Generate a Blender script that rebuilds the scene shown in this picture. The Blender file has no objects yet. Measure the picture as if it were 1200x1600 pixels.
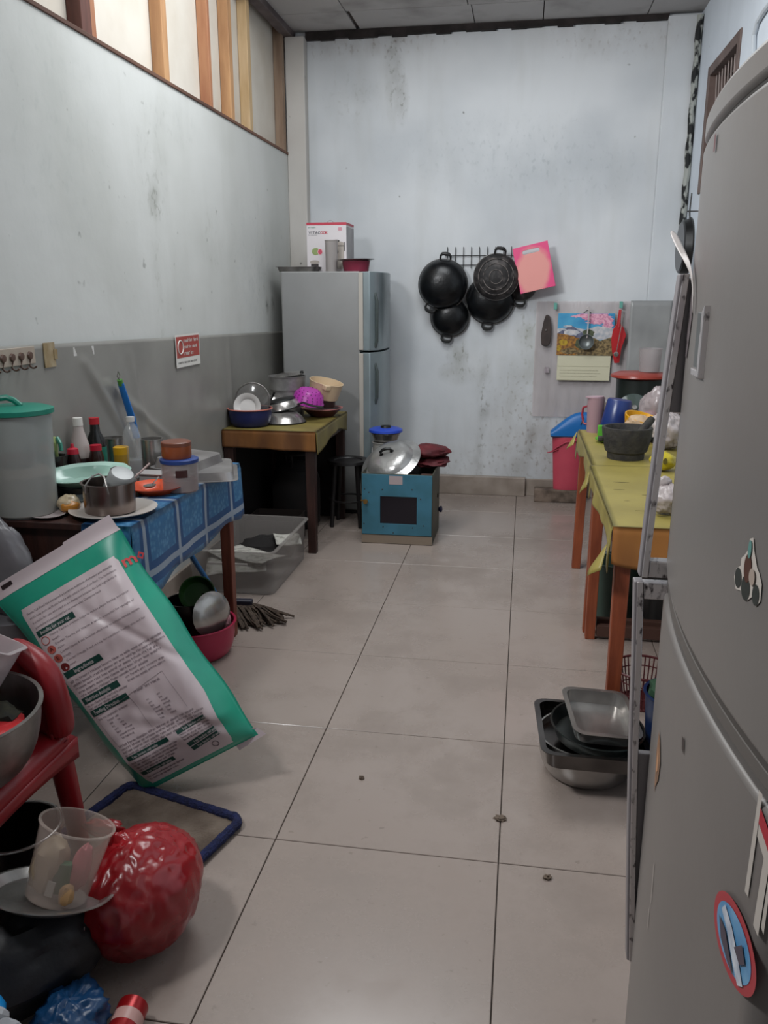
import bpy, math, random
from mathutils import Vector, Matrix, noise
random.seed(7)
PI = math.pi
SC = bpy.context.scene
COL = SC.collection

# ------------------------------------------------------------------ camera
cam_d = bpy.data.cameras.new('camera'); cam = bpy.data.objects.new('camera', cam_d); COL.objects.link(cam)
SC.camera = cam
CAMH = 1.43
FPX = 1300.0
th = math.atan(340 / FPX); ps = math.atan(222 / math.hypot(FPX, 340))
cam_d.sensor_fit = 'VERTICAL'; cam_d.sensor_height = 36.0; cam_d.lens = FPX / 1600 * 36.0
cam_d.clip_start = 0.02
cam.location = (0, 0, CAMH)
cam.rotation_euler = (PI / 2 - th, 0, ps)

# ------------------------------------------------------------------ world, light, exposure
W = bpy.data.worlds.new('world'); SC.world = W; W.use_nodes = True
W.node_tree.nodes['Background'].inputs[0].default_value = (0.92, 0.96, 1.0, 1)
W.node_tree.nodes['Background'].inputs[1].default_value = 0.22
def area(name, loc, target, sx, sy, power, col):
    l = bpy.data.lights.new(name, 'AREA'); l.shape = 'RECTANGLE'; l.size = sx; l.size_y = sy; l.energy = power; l.color = col
    o = bpy.data.objects.new(name, l); COL.objects.link(o); o.location = loc
    d = Vector(target) - Vector(loc); o.rotation_euler = d.to_track_quat('-Z', 'Y').to_euler(); return o
area('skylight_rear', (-0.70, 3.7, 3.32), (-0.60, 4.2, 0), 1.3, 1.6, 50, (0.95, 0.985, 1.0))
area('side_opening', (-1.92, 1.1, 2.82), (0.6, 4.4, 1.1), 0.9, 0.42, 95, (0.97, 0.985, 1.0))
area('fill_front', (0.35, 1.2, 3.0), (0.15, 1.9, 0), 0.7, 0.9, 3, (1.0, 0.94, 0.90))  # added soft fill for the near floor, hung below the ceiling boards
SC.view_settings.view_transform = 'Standard'; SC.view_settings.look = 'None'
SC.view_settings.gamma = 1.0; SC.view_settings.use_curve_mapping = False
SC.view_settings.exposure = 0.12

# ------------------------------------------------------------------ materials
def lin(h):
    if not isinstance(h, str): return tuple(h) + (1,)
    v = [int(h[i:i + 2], 16) / 255 for i in (0, 2, 4)]
    return tuple((c / 12.92 if c <= .04045 else ((c + .055) / 1.055) ** 2.4) for c in v) + (1,)
MATS = {}
def M(name, col, rough=.5, metal=0., col2=None, scale=8., lo=.35, hi=.65, bump=0., bscale=None, trans=0., alpha=1., spec=.5, coat=0., stretch=(1, 1, 1), detail=4, emit=0.):
    if name in MATS: return MATS[name]
    m = bpy.data.materials.new(name); m.use_nodes = True; nt = m.node_tree; N = nt.nodes; L = nt.links
    b = N['Principled BSDF']
    b.inputs['Base Color'].default_value = lin(col)
    b.inputs['Roughness'].default_value = rough; b.inputs['Metallic'].default_value = metal
    b.inputs['Transmission Weight'].default_value = trans; b.inputs['Alpha'].default_value = alpha
    b.inputs['Specular IOR Level'].default_value = spec; b.inputs['Coat Weight'].default_value = coat
    tc = N.new('ShaderNodeTexCoord'); mp = N.new('ShaderNodeMapping'); L.new(tc.outputs['Object'], mp.inputs[0])
    mp.inputs['Scale'].default_value = stretch
    if col2 is not None:
        n = N.new('ShaderNodeTexNoise'); n.inputs['Scale'].default_value = scale; n.inputs['Detail'].default_value = detail
        L.new(mp.outputs[0], n.inputs['Vector'])
        r = N.new('ShaderNodeValToRGB'); r.color_ramp.elements[0].position = lo; r.color_ramp.elements[1].position = hi
        r.color_ramp.elements[0].color = lin(col); r.color_ramp.elements[1].color = lin(col2)
        L.new(n.outputs['Fac'], r.inputs[0]); L.new(r.outputs[0], b.inputs['Base Color'])
    if bump:
        n2 = N.new('ShaderNodeTexNoise'); n2.inputs['Scale'].default_value = bscale or scale * 4; n2.inputs['Detail'].default_value = 4
        L.new(mp.outputs[0], n2.inputs['Vector'])
        bp = N.new('ShaderNodeBump'); bp.inputs['Strength'].default_value = bump; bp.inputs['Distance'].default_value = .01
        L.new(n2.outputs['Fac'], bp.inputs['Height']); L.new(bp.outputs[0], b.inputs['Normal'])
    MATS[name] = m
    return m
def nodes_of(m): return m.node_tree.nodes, m.node_tree.links, m.node_tree.nodes['Principled BSDF']
def math_node(N, L, op, a, b=None, clamp=False):
    n = N.new('ShaderNodeMath'); n.operation = op; n.use_clamp = clamp
    for i, v in enumerate((a, b)):
        if v is None: continue
        if isinstance(v, (int, float)): n.inputs[i].default_value = v
        else: L.new(v, n.inputs[i])
    return n.outputs[0]
def mix(N, L, f, a, b):
    n = N.new('ShaderNodeMix'); n.data_type = 'RGBA'
    for i, v in ((0, f), (6, a), (7, b)):
        if isinstance(v, (int, float)): n.inputs[i].default_value = v
        elif isinstance(v, str): n.inputs[i].default_value = lin(v)
        else: L.new(v, n.inputs[i])
    return n.outputs[2]

# plaster wall: base paint with soft patches, dirty streaks running down, mould specks and a few stains at given spots (object space = world space)
def plaster(name, base, patch, dirt, spots=(), warm_top=None, streak=.35, speck=.7):
    m = M(name, base, .85); N, L, b = nodes_of(m)
    tc = N.new('ShaderNodeTexCoord'); P = tc.outputs['Object']
    def nz(scale, det=5, st=(1, 1, 1)):
        mp = N.new('ShaderNodeMapping'); mp.inputs['Scale'].default_value = st; L.new(P, mp.inputs[0])
        n = N.new('ShaderNodeTexNoise'); n.inputs['Scale'].default_value = scale; n.inputs['Detail'].default_value = det; L.new(mp.outputs[0], n.inputs['Vector']); return n.outputs['Fac']
    def ramp(v, a, c):
        r = N.new('ShaderNodeMapRange'); r.inputs[1].default_value = a; r.inputs[2].default_value = c; L.new(v, r.inputs[0]); return r.outputs[0]
    c = mix(N, L, ramp(nz(1.3, 3), .42, .62), base, patch)
    c = mix(N, L, math_node(N, L, 'MULTIPLY', ramp(nz(7, 7, (1, 1, .16)), .50, .80), streak * .7), c, dirt)
    c = mix(N, L, math_node(N, L, 'MULTIPLY', ramp(nz(16, 2), .73, .79), speck), c, '55564f')
    for (x, y, z, rx, rz, s, hexc) in spots:
        sub = N.new('ShaderNodeVectorMath'); sub.operation = 'SUBTRACT'; L.new(P, sub.inputs[0]); sub.inputs[1].default_value = (x, y, z)
        mul = N.new('ShaderNodeVectorMath'); mul.operation = 'MULTIPLY'; L.new(sub.outputs[0], mul.inputs[0]); mul.inputs[1].default_value = (1 / rx, 1 / rx, 1 / rz)
        ln = N.new('ShaderNodeVectorMath'); ln.operation = 'LENGTH'; L.new(mul.outputs[0], ln.inputs[0])
        v = math_node(N, L, 'SUBTRACT', 1.0, ln.outputs['Value'], True)
        soft = math_node(N, L, 'MULTIPLY', ramp(nz(9, 6, (1, 1, .6)), .30, .70), .55)
        fine = math_node(N, L, 'MULTIPLY', ramp(nz(34, 6, (1, 1, .7)), .56, .68), .62)
        v = math_node(N, L, 'MULTIPLY', ramp(v, 0, .7), math_node(N, L, 'ADD', soft, fine))
        v = math_node(N, L, 'MULTIPLY', v, s)
        c = mix(N, L, v, c, hexc)
    L.new(c, b.inputs['Base Color'])
    bp = N.new('ShaderNodeBump'); bp.inputs['Strength'].default_value = .25; bp.inputs['Distance'].default_value = .01
    L.new(nz(9, 6), bp.inputs['Height']); L.new(bp.outputs[0], b.inputs['Normal'])
    return m

# ------------------------------------------------------------------ geometry builder
def T(x=0, y=0, z=0, rx=0, ry=0, rz=0, s=1):
    return Matrix.Translation((x, y, z)) @ Matrix.Rotation(rz, 4, 'Z') @ Matrix.Rotation(ry, 4, 'Y') @ Matrix.Rotation(rx, 4, 'X') @ Matrix.Scale(s, 4)
class G:
    def __init__(s): s.v = []; s.f = []; s.m = []; s.i = 0; s.uv = None
    def add(s, vs, fs, mx=None):
        o = len(s.v)
        s.v += [tuple(mx @ Vector(p)) if mx is not None else tuple(p) for p in vs]
        s.f += [tuple(o + k for k in f) for f in fs]; s.m += [s.i] * len(fs); return s
    def box(s, cx, cy, cz, sx, sy, sz, mx=None):
        a, b, c = sx / 2, sy / 2, sz / 2
        vs = [(cx + i * a, cy + j * b, cz + k * c) for i in (-1, 1) for j in (-1, 1) for k in (-1, 1)]
        return s.add(vs, [(0, 1, 3, 2), (4, 6, 7, 5), (0, 4, 5, 1), (2, 3, 7, 6), (0, 2, 6, 4), (1, 5, 7, 3)], mx)
    def lathe(s, prof, n=32, mx=None, wob=0, sx=1, sy=1, seed=0):
        vs = []; fs = []; rows = []
        for (r, z) in prof:
            if r < 1e-6: rows.append([len(vs)]); vs.append((0, 0, z))
            else:
                rows.append(list(range(len(vs), len(vs) + n)))
                for k in range(n):
                    a = 2 * PI * k / n
                    q = 1 + (wob * noise.noise(Vector((math.cos(a) * 2 + seed, math.sin(a) * 2, z * 9))) if wob else 0)
                    vs.append((r * q * math.cos(a) * sx, r * q * math.sin(a) * sy, z))
        for A, B in zip(rows, rows[1:]):
            for k in range(n):
                k2 = (k + 1) % n
                if len(A) == 1 and len(B) == 1: continue
                if len(A) == 1: fs.append((A[0], B[k2], B[k]))
                elif len(B) == 1: fs.append((A[k], A[k2], B[0]))
                else: fs.append((A[k], A[k2], B[k2], B[k]))
        return s.add(vs, fs, mx)
    def tube(s, pts, r, n=8, closed=False, mx=None, flat=1):
        P = [Vector(p) for p in pts]; R = r if isinstance(r, (list, tuple)) else [r] * len(P)
        vs = []; fs = []; up = None; c = len(P)
        for i, p in enumerate(P):
            if closed: t = P[(i + 1) % c] - P[i - 1]
            else: t = P[min(i + 1, c - 1)] - P[max(i - 1, 0)]
            if t.length < 1e-9: t = Vector((0, 0, 1))
            t.normalize()
            if up is None:
                up = Vector((0, 0, 1)) if abs(t.z) < .9 else Vector((0, 1, 0))
            a = up - t * up.dot(t)
            if a.length < 1e-6: a = t.orthogonal()
            a.normalize(); bb = t.cross(a); up = a
            for k in range(n):
                g = 2 * PI * k / n
                vs.append(p + (a * math.cos(g) * flat + bb * math.sin(g)) * R[i])
        for i in range(c if closed else c - 1):
            j = (i + 1) % c
            for k in range(n):
                k2 = (k + 1) % n
                fs.append((i * n + k, i * n + k2, j * n + k2, j * n + k))
        if not closed:
            fs.append(tuple(range(n))[::-1]); fs.append(tuple((c - 1) * n + k for k in range(n)))
        return s.add(vs, fs, mx)
    def grid(s, fn, nu, nv, mx=None, closeu=False):
        vs = [fn(i / nu, j / nv) for j in range(nv + 1) for i in range(nu + (0 if closeu else 1))]
        w = nu if closeu else nu + 1
        fs = [(j * w + i, j * w + (i + 1) % w, (j + 1) * w + (i + 1) % w, (j + 1) * w + i) for j in range(nv) for i in range(nu)]
        return s.add(vs, fs, mx)
    def prism(s, out, z0, z1, mx=None):
        n = len(out)
        vs = [(x, y, z0) for x, y in out] + [(x, y, z1) for x, y in out]
        fs = [tuple(range(n))[::-1], tuple(range(n, 2 * n))] + [(i, (i + 1) % n, n + (i + 1) % n, n + i) for i in range(n)]
        return s.add(vs, fs, mx)
    def rtray(s, w, d, h, rim=.012, rc=.03, t=.002, taper=.85, mx=None):
        # rounded rectangular tray: rim, sloping walls, floor; outer and inner skin
        def rr(W, D, r, z):
            o = []
            for cx, cy, a0 in ((W / 2 - r, D / 2 - r, 0), (-W / 2 + r, D / 2 - r, 90), (-W / 2 + r, -D / 2 + r, 180), (W / 2 - r, -D / 2 + r, 270)):
                for k in range(5): a = math.radians(a0 + k * 22.5); o.append((cx + r * math.cos(a), cy + r * math.sin(a), z))
            return o
        rings = [rr(w * taper, d * taper, rc, 0), rr(w - 2 * rim, d - 2 * rim, rc, h - t), rr(w, d, rc * 1.2, h - t), rr(w, d, rc * 1.2, h), rr(w - 2 * rim - t, d - 2 * rim - t, rc, h), rr(w * taper - t, d * taper - t, rc, t)]
        vs = [p for r in rings for p in r]; n = 20
        fs = [(a * n + k, a * n + (k + 1) % n, (a + 1) * n + (k + 1) % n, (a + 1) * n + k) for a in range(5) for k in range(n)]
        fs += [tuple(range(n))[::-1], tuple(range(5 * n, 6 * n))]
        return s.add(vs, fs, mx)
def mk(name, g, mats, parent=None, smooth=True, bevel=0., ang=35, label=None, mods=None, seg=2):
    me = bpy.data.meshes.new(name); me.from_pydata(g.v, [], g.f)
    if not isinstance(mats, (list, tuple)): mats = [mats]
    for m in mats: me.materials.append(m)
    me.polygons.foreach_set('material_index', g.m)
    if g.uv:
        uv = me.uv_layers.new(name='UVMap')
        for l in me.loops: uv.data[l.index].uv = g.uv[l.vertex_index]
    me.validate(); me.update()
    import bmesh
    bm = bmesh.new(); bm.from_mesh(me); bmesh.ops.recalc_face_normals(bm, faces=bm.faces); bm.to_mesh(me); bm.free()
    if smooth:
        me.shade_smooth(); me.set_sharp_from_angle(angle=math.radians(ang))
    o = bpy.data.objects.new(name, me); COL.objects.link(o)
    if parent: o.parent = parent
    if bevel:
        b = o.modifiers.new('bevel', 'BEVEL'); b.width = bevel; b.segments = seg; b.limit_method = 'ANGLE'; b.angle_limit = math.radians(40)
    if label: o['label'] = label
    return o
def tag(o, label, cat, group=None, kind=None):
    o['label'] = label; o['category'] = cat
    if group: o['group'] = group
    if kind: o['kind'] = kind
    return o
def thing(name, loc, label, cat, rz=0, group=None, rx=0, ry=0):
    o = bpy.data.objects.new(name, None); COL.objects.link(o); o.empty_display_size = .05
    o.location = loc; o.rotation_euler = (rx, ry, rz); return tag(o, label, cat, group)
def struct(o): o['kind'] = 'structure'; return o
def copy_tree(o, parent=None):
    c = o.copy(); COL.objects.link(c)
    if parent: c.parent = parent
    for ch in list(o.children): copy_tree(ch, c)
    return c
def vessel(rb, rt, h, t=.003, lip=.004, round_=0):
    """open round vessel, outer skin then inner skin; round_ > 0 curves the wall like a bowl"""
    o = [(0, 0)]; k = 8 if round_ else 3
    def R(u): return rb + (rt - rb) * (math.sin(u * PI / 2) ** (1 / (1 + round_)) if round_ else u)
    def Zz(u): return h * (1 - math.cos(u * PI / 2)) if round_ else h * u
    out = [(R(i / k), Zz(i / k)) for i in range(k + 1)]
    o += out
    if lip: o += [(rt + lip, h), (rt + lip, h + .003), (rt - t, h + .003)]
    else: o += [(rt - t, h)]
    inn = [(max(r - t, .001), max(z, t)) for r, z in out[::-1]]
    o += inn[1:] + [(0, t)]
    return o
def arc(cx, cz, r, a0, a1, n=10, plane='xz', y=0):
    o = []
    for i in range(n + 1):
        a = math.radians(a0 + (a1 - a0) * i / n)
        if plane == 'xz': o.append((cx + r * math.cos(a), y, cz + r * math.sin(a)))
        elif plane == 'xy': o.append((cx + r * math.cos(a), cz + r * math.sin(a), y))
        else: o.append((y, cx + r * math.cos(a), cz + r * math.sin(a)))
    return o
def text_geo(body, size=.1, res=1, align='LEFT', bold=0):
    cu = bpy.data.curves.new('tmp', 'FONT'); cu.body = body; cu.size = size; cu.resolution_u = res; cu.align_x = align; cu.fill_mode = 'FRONT'; cu.offset = bold
    ob = bpy.data.objects.new('tmp', cu); me = bpy.data.meshes.new_from_object(ob)
    vs = [tuple(v.co) for v in me.vertices]; fs = [tuple(p.vertices) for p in me.polygons]
    bpy.data.objects.remove(ob); bpy.data.meshes.remove(me); return vs, fs
def lettering(name, body, size, mat, parent, mx, align='LEFT', bold=0):
    g = G(); v, f = text_geo(body, size, 2, align, bold); g.add(v, f, mx); return mk(name, g, mat, parent, smooth=False)
def scribble(g, fn, x0, y0, w, rowh, rows, h, seed=1):
    """rows of small unreadable print: word-long runs of tiny upright strokes, placed by fn(x, y)"""
    R = random.Random(seed)
    for r in range(rows):
        y = y0 - r * rowh; x = x0; end = x0 + w * (1 if r < rows - 1 else .8)
        while x < end:
            for k in range(R.randint(2, 7)):
                cw = h * R.uniform(.35, .55); hh = h * R.choice((.6, .6, .6, .9)); b = -h * .2 if R.random() < .1 else 0
                st = h * .16
                for (a0, a1, b0, b1) in ((0, st, b, hh), (cw - st, cw, 0, h * .6)) if R.random() < .7 else ((0, st, 0, hh), (0, cw, h * .5, h * .62)):
                    g.add([fn(x + a0, y + b0), fn(x + a1, y + b0), fn(x + a1, y + b1), fn(x + a0, y + b1)], [(0, 1, 2, 3)])
                x += cw + h * .12
            x += h * .4
# frame for flat print on a plane: local x -> ax, local y -> ay
def plane_mx(origin, ax, ay):
    ax = Vector(ax).normalized(); ay = Vector(ay); ay = (ay - ax * ay.dot(ax)).normalized(); az = ax.cross(ay)
    m = Matrix((ax, ay, az)).transposed().to_4x4(); m.translation = Vector(origin); return m
BACKX = plane_mx((0, 0, 0), (1, 0, 0), (0, 0, 1))      # print facing -y

steel = M('brushed_steel', 'b9b6b2', .26, .78, col2='8f8b88', scale=6, bump=.05, bscale=60)
steel_dull = M('worn_steel', '9a9693', .42, 1., col2='6f6b68', scale=9, bump=.08, bscale=40)
alu = M('aluminium', 'b5b3b1', .36, .6, col2='8d8b8a', scale=12, bump=.1, bscale=30)
chrome = M('chrome', 'd8d6da', .12, 1., col2='8b8689', scale=60, lo=.5, hi=.8)
black_pl = M('black_plastic', '141414', .45)
black_iron = M('seasoned_iron', '090a0c', .30, .3, col2='121417', scale=14, bump=.12, bscale=40)
white_pl = M('white_plastic', 'd9d6d0', .4)
clear = M('clear_plastic', 'e9edef', .12, trans=.92, spec=.4)
frosted = M('frosted_plastic', 'dcd8d2', .42, trans=.75)
wood_dark = M('dark_wood', '3a1d16', .55, col2='24100c', scale=5, stretch=(8, 8, 1), bump=.15)
wood_red = M('orange_wood', '9a5030', .5, col2='7a3a22', scale=4, stretch=(8, 8, 1), bump=.1)
dark_in = M('dark_soot', '0e0b0b', .9)

# ------------------------------------------------------------------ setting
XL, XR, YB, ZC, YF = -1.66, 1.013, 6.06, 3.12, -1.2
DADO = 2.365                                         # top of the masonry part of the left wall
g = G(); g.box((XL + XR) / 2, (YB + YF) / 2, -.06, XR - XL + .4, YB - YF + .4, .10)
floor = struct(mk('floor', g, M('grout', '6a625c', .9), smooth=False))
tile_m = M('floor_tile', 'b5aaa0', .22, col2='a3978d', scale=2.2, lo=.3, hi=.7, spec=.5)
N, L, b = nodes_of(tile_m)
tc = N.new('ShaderNodeTexCoord'); geo = N.new('ShaderNodeNewGeometry')
nn = N.new('ShaderNodeTexNoise'); nn.inputs['Scale'].default_value = 1.6; nn.inputs['Detail'].default_value = 8; nn.inputs['Roughness'].default_value = .7; L.new(geo.outputs['Position'], nn.inputs['Vector'])
mr = N.new('ShaderNodeMapRange'); mr.inputs[1].default_value = .45; mr.inputs[2].default_value = .75; L.new(nn.outputs['Fac'], mr.inputs[0])
n3 = N.new('ShaderNodeTexNoise'); n3.inputs['Scale'].default_value = 34; n3.inputs['Detail'].default_value = 3; L.new(geo.outputs['Position'], n3.inputs['Vector'])
mr3 = N.new('ShaderNodeMapRange'); mr3.inputs[1].default_value = .68; mr3.inputs[2].default_value = .74; mr3.inputs[4].default_value = .35; L.new(n3.outputs['Fac'], mr3.inputs[0])
L.new(mix(N, L, mr3.outputs[0], mix(N, L, mr.outputs[0], '9b8e86', '81746c'), '665b54'), b.inputs['Base Color'])
mr2 = N.new('ShaderNodeMapRange'); mr2.inputs[1].default_value = .4; mr2.inputs[2].default_value = .7; mr2.inputs[3].default_value = .18; mr2.inputs[4].default_value = .42; L.new(nn.outputs['Fac'], mr2.inputs[0]); L.new(mr2.outputs[0], b.inputs['Roughness'])
gx, gy, gs = -.01, 1.886, .604
xs = [XL] + [gx + .6 * k for k in range(-2, 2)] + [XR]; ys = [YF] + [gy + gs * k for k in range(-5, 7)] + [YB]
shared = None
for i in range(len(xs) - 1):
    for j in range(len(ys) - 1):
        w, d = xs[i + 1] - xs[i] - .003, ys[j + 1] - ys[j] - .003
        if w < .02 or d < .02: continue
        full = abs(w - .597) < .004 and abs(d - .601) < .004
        loc = ((xs[i] + xs[i + 1]) / 2, (ys[j] + ys[j + 1]) / 2, -.005)
        if full and shared:
            o = bpy.data.objects.new('floor_tile', shared.data); COL.objects.link(o); o.parent = floor
        else:
            g = G()
            bz = .0012; a, c = w / 2, d / 2
            g.add([(-a, -c, -.005), (a, -c, -.005), (a, c, -.005), (-a, c, -.005), (-a, -c, .005 - bz), (a, -c, .005 - bz), (a, c, .005 - bz), (-a, c, .005 - bz),
                   (-a + bz, -c + bz, .005), (a - bz, -c + bz, .005), (a - bz, c - bz, .005), (-a + bz, c - bz, .005)],
                  [(3, 2, 1, 0), (0, 1, 5, 4), (1, 2, 6, 5), (2, 3, 7, 6), (3, 0, 4, 7), (4, 5, 9, 8), (5, 6, 10, 9), (6, 7, 11, 10), (7, 4, 8, 11), (8, 9, 10, 11)])
            o = mk('floor_tile', g, tile_m, floor, smooth=False)
            if full: shared = o
        o.location = loc

bw = plaster('plaster_back', 'cdd0d3', 'bec2c6', 'a5a59f', spots=[
    (-.46, YB, 1.02, .10, .12, .8, '63604a'), (-.46, YB, .88, .16, .10, .7, '6d6a54'), (-.27, YB, .78, .07, .30, .6, '706e5c'), (-.27, YB, .62, .05, .40, .55, '5f5d52'), (.06, YB, 1.05, .07, .55, .6, '747258'), (.0, YB, 1.2, .09, .22, .55, '74735c'), (-.05, YB, .8, .16, .30, .35, '85836f'), (-.29, YB, .25, .05, .22, .7, '5f5a50'), (.08, YB, .38, .05, .2, .7, '5f5a50'),
    (-1.22, YB, 2.72, .24, .22, .5, '9a9b98'), (-.93, YB, 2.93, .08, .45, .8, '6a695f'), (-.88, YB, 2.7, .06, .18, .8, '6a695f'), (-.2, YB, 2.35, 1.0, .30, .38, '969da1'), (.35, YB, 2.2, .6, .22, .35, '949ba0'),
    (-1.2, YB, 3.08, .9, .14, .65, '857a74'), (.5, YB, 3.05, .6, .2, .5, '8d8580'), (.15, YB, .45, .55, .5, .7, '857a70'), (.5, YB, .3, .5, .5, .6, '8a7f76'), (-.35, YB, .22, .8, .16, .5, '8f8a86')])
g = G(); g.box((XL + XR) / 2, YB + .06, ZC / 2, XR - XL + .24, .12, ZC + .3); wall_back = struct(mk('wall_back', g, bw, smooth=False))
lw = plaster('plaster_left', 'c9cac7', 'bfc0bc', 'a3a49c', streak=.25, speck=.45, spots=[
    (XL, 3.75, 1.83, .09, .09, .9, '74756c'), (XL, 3.73, 1.95, .22, .28, .4, '93948c'), (XL, 3.72, 1.5, .07, .6, .35, '989990'), (XL, 4.45, 1.7, .2, .2, .4, '8d8e84'), (XL, 2.9, 2.0, .5, .5, .3, 'a3a9a6'),
    (XL, 5.38, 1.36, .05, .07, 1.0, '66675f'), (XL, 5.5, 1.36, .05, .07, 1.0, '66675f'), (XL, 4.0, 2.2, .4, .12, .3, '9a9d98'), (XL, 5.2, 1.6, .6, .5, .35, '9aa0a0')])
g = G(); g.box(XL - .06, (YB + YF) / 2, DADO / 2 - .03, .12, YB - YF, DADO + .06); struct(mk('wall_left', g, lw, smooth=False))
rw = plaster('plaster_right', 'ced6df', 'c4ccd5', 'a9b0b4', streak=.2, speck=.2)
WY0, WY1, WZ0, WZ1 = 4.86, 5.64, 2.02, 2.72
g = G()
g.box(XR + .06, (WY1 + YB) / 2, ZC / 2, .12, YB - WY1, ZC + .3); g.box(XR + .06, (YF + WY0) / 2, ZC / 2, .12, WY0 - YF, ZC + .3)
g.box(XR + .06, (WY0 + WY1) / 2, WZ0 / 2 - .07, .12, WY1 - WY0, WZ0 + .14); g.box(XR + .06, (WY0 + WY1) / 2, (WZ1 + ZC + .15) / 2, .12, WY1 - WY0, ZC + .15 - WZ1)
struct(mk('wall_right', g, rw, smooth=False))
g = G(); g.box((XL + XR) / 2, YF - .06, ZC / 2, XR - XL + .24, .12, ZC + .3)
# doorway end of the room behind the camera stays open above head height
g = G(); g.box((XL - .2) / 2 - .35, YF - .06, ZC / 2, .9, .12, ZC); g.box(XR - .25, YF - .06, ZC / 2, .7, .12, ZC); g.box((XL + XR) / 2, YF - .06, 2.65, XR - XL, .12, .94)
struct(mk('wall_front', g, rw, smooth=False))

# upper left cladding on studs
clad = M('fibre_board', 'd6cfc4', .8, col2='c6bcae', scale=2.5, bump=.05, bscale=30)
YO = 2.28
g = G(); g.box(XL - .09, (YB + YO) / 2, (DADO + ZC) / 2 + .2, .02, YB - YO, ZC - DADO + .4)
upper = struct(mk('wall_upper_left', g, M('cladding_back', '8d867c', .9), smooth=False))
studs = [(2.35, .10, 'brown'), (3.17, .16, 'dark'), (3.90, .12, 'pine'), (4.47, .07, 'red'), (4.80, .12, 'pine'), (5.13, .12, 'pale'), (5.93, .13, 'grey')]
pm = {'brown': M('stud_brown', '8c6044', .7, col2='6d4630', scale=3, stretch=(6, 6, 1)), 'dark': M('stud_dark', '6a4238', .7, col2='4e2e27', scale=3, stretch=(6, 6, 1)),
      'pine': M('stud_pine', 'bf9368', .7, col2='9f7450', scale=3, stretch=(6, 6, 1)), 'red': M('stud_red', 'b07f5c', .7, col2='9a6548', scale=3, stretch=(6, 6, 1)),
      'pale': M('stud_pale', 'c4a883', .7, col2='b09268', scale=3, stretch=(6, 6, 1)), 'grey': M('stud_weathered', '9c8571', .75, col2='826a58', scale=3, stretch=(6, 6, 1))}
prev = YO
for (y, w, k) in [(a_ + .075 * (k_ != 'grey'), b_ * 1.15, k_) for a_, b_, k_ in studs] + [(YB, 0, None)]:
    a, c = prev + .004, y - .004
    g = G(); g.box(XL - .070, (a + c) / 2, (DADO + ZC) / 2 + .2, .016, c - a, ZC - DADO + .38)
    mk('cladding_panel', g, clad, upper, smooth=False, bevel=.002)
    if k:
        g = G(); g.box(XL - .031, y, (DADO + ZC) / 2 + .2, .058, w * .42, ZC - DADO + .38)
        if k == 'dark': g.i = 1; g.box(XL - .031, y + w * .21 + .022, (DADO + ZC) / 2 + .2, .05, .04, ZC - DADO + .38)
        mk('stud', g, [pm[k], pm['red']], upper, smooth=False, bevel=.003)
    prev = y
g = G(); g.box(XL - .03, (YB + YO) / 2, DADO + .002, .075, YB - YO - .02, .016)
struct(mk('trim_wall_plate', g, M('plate_wood', '6f4f40', .8, col2='54392e', scale=4, stretch=(1, .3, 1)), smooth=False, bevel=.002))

# pillars
pil = plaster('plaster_pillar', 'c6c2bd', 'b9b4ae', '8f8a80', streak=.5)
g = G(); g.box(-1.594, YB - .045, ZC / 2 - .03, .132, .09, ZC); struct(mk('trim_pillar_left', g, pil, smooth=False, bevel=.006))
g = G(); g.box(.91, YB - .03, ZC / 2 - .02, .205, .06, ZC + .02); struct(mk('trim_pillar_right', g, bw, smooth=False, bevel=.006))
# ceiling: boards with joints, dark mouldy batten at the back; open to the sky below the rear skylight
cb = M('ceiling_board', 'aca9a8', .85, col2='807c79', scale=3.5, lo=.5, hi=.85, bump=.05)
g = G(); g.box((XL + XR) / 2, 5.60, ZC + .04, XR - XL + .3, 1.06, .02); g.box((XL + XR) / 2, (YF + .35) / 2, ZC + .04, XR - XL + .3, .35 - YF, .02)
g.box((XR + .1) / 2, 2.75, ZC + .04, XR - .1, 4.6, .02); g.box(-1.1, 1.5, ZC + .04, 1.4, 2.4, .02)
ceiling = struct(mk('ceiling', g, M('ceiling_back', '57504c', .9), smooth=False))
cx = [XL, -1.18, -.42, .016, .66, XR]; cy = [5.08, 5.345, 5.67, YB - .02]
for i in range(5):
    for j in range(3):
        sk = .02 * (j - 1)
        g = G(); g.box((cx[i] + cx[i + 1]) / 2 + sk * (i > 0), (cy[j] + cy[j + 1]) / 2, ZC + .018, cx[i + 1] - cx[i] - .006, cy[j + 1] - cy[j] - .006, .016)
        mk('ceiling_panel', g, cb, ceiling, smooth=False, bevel=.002)
g = G()
pts = [XL + .13 + (XR - XL - .33) * k / 24 for k in range(25)]
for k in range(24):
    h = .028 + .022 * (1 - k / 24) + .006 * math.sin(k * 2.3)
    g.box((pts[k] + pts[k + 1]) / 2, YB - .018, ZC - h / 2 + .008, pts[k + 1] - pts[k] + .001, .036, h)
struct(mk('trim_ceiling_back', g, M('mouldy_batten', '2c2524', .9, col2='15100f', scale=12), smooth=False))
g = G(); g.box(XL + .02, 5.55, ZC - .005, .07, 1.0, .05); struct(mk('trim_ceiling_left', g, M('grey_batten', '6b6060', .8, col2='4c4241', scale=6), smooth=False, bevel=.004))
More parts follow.
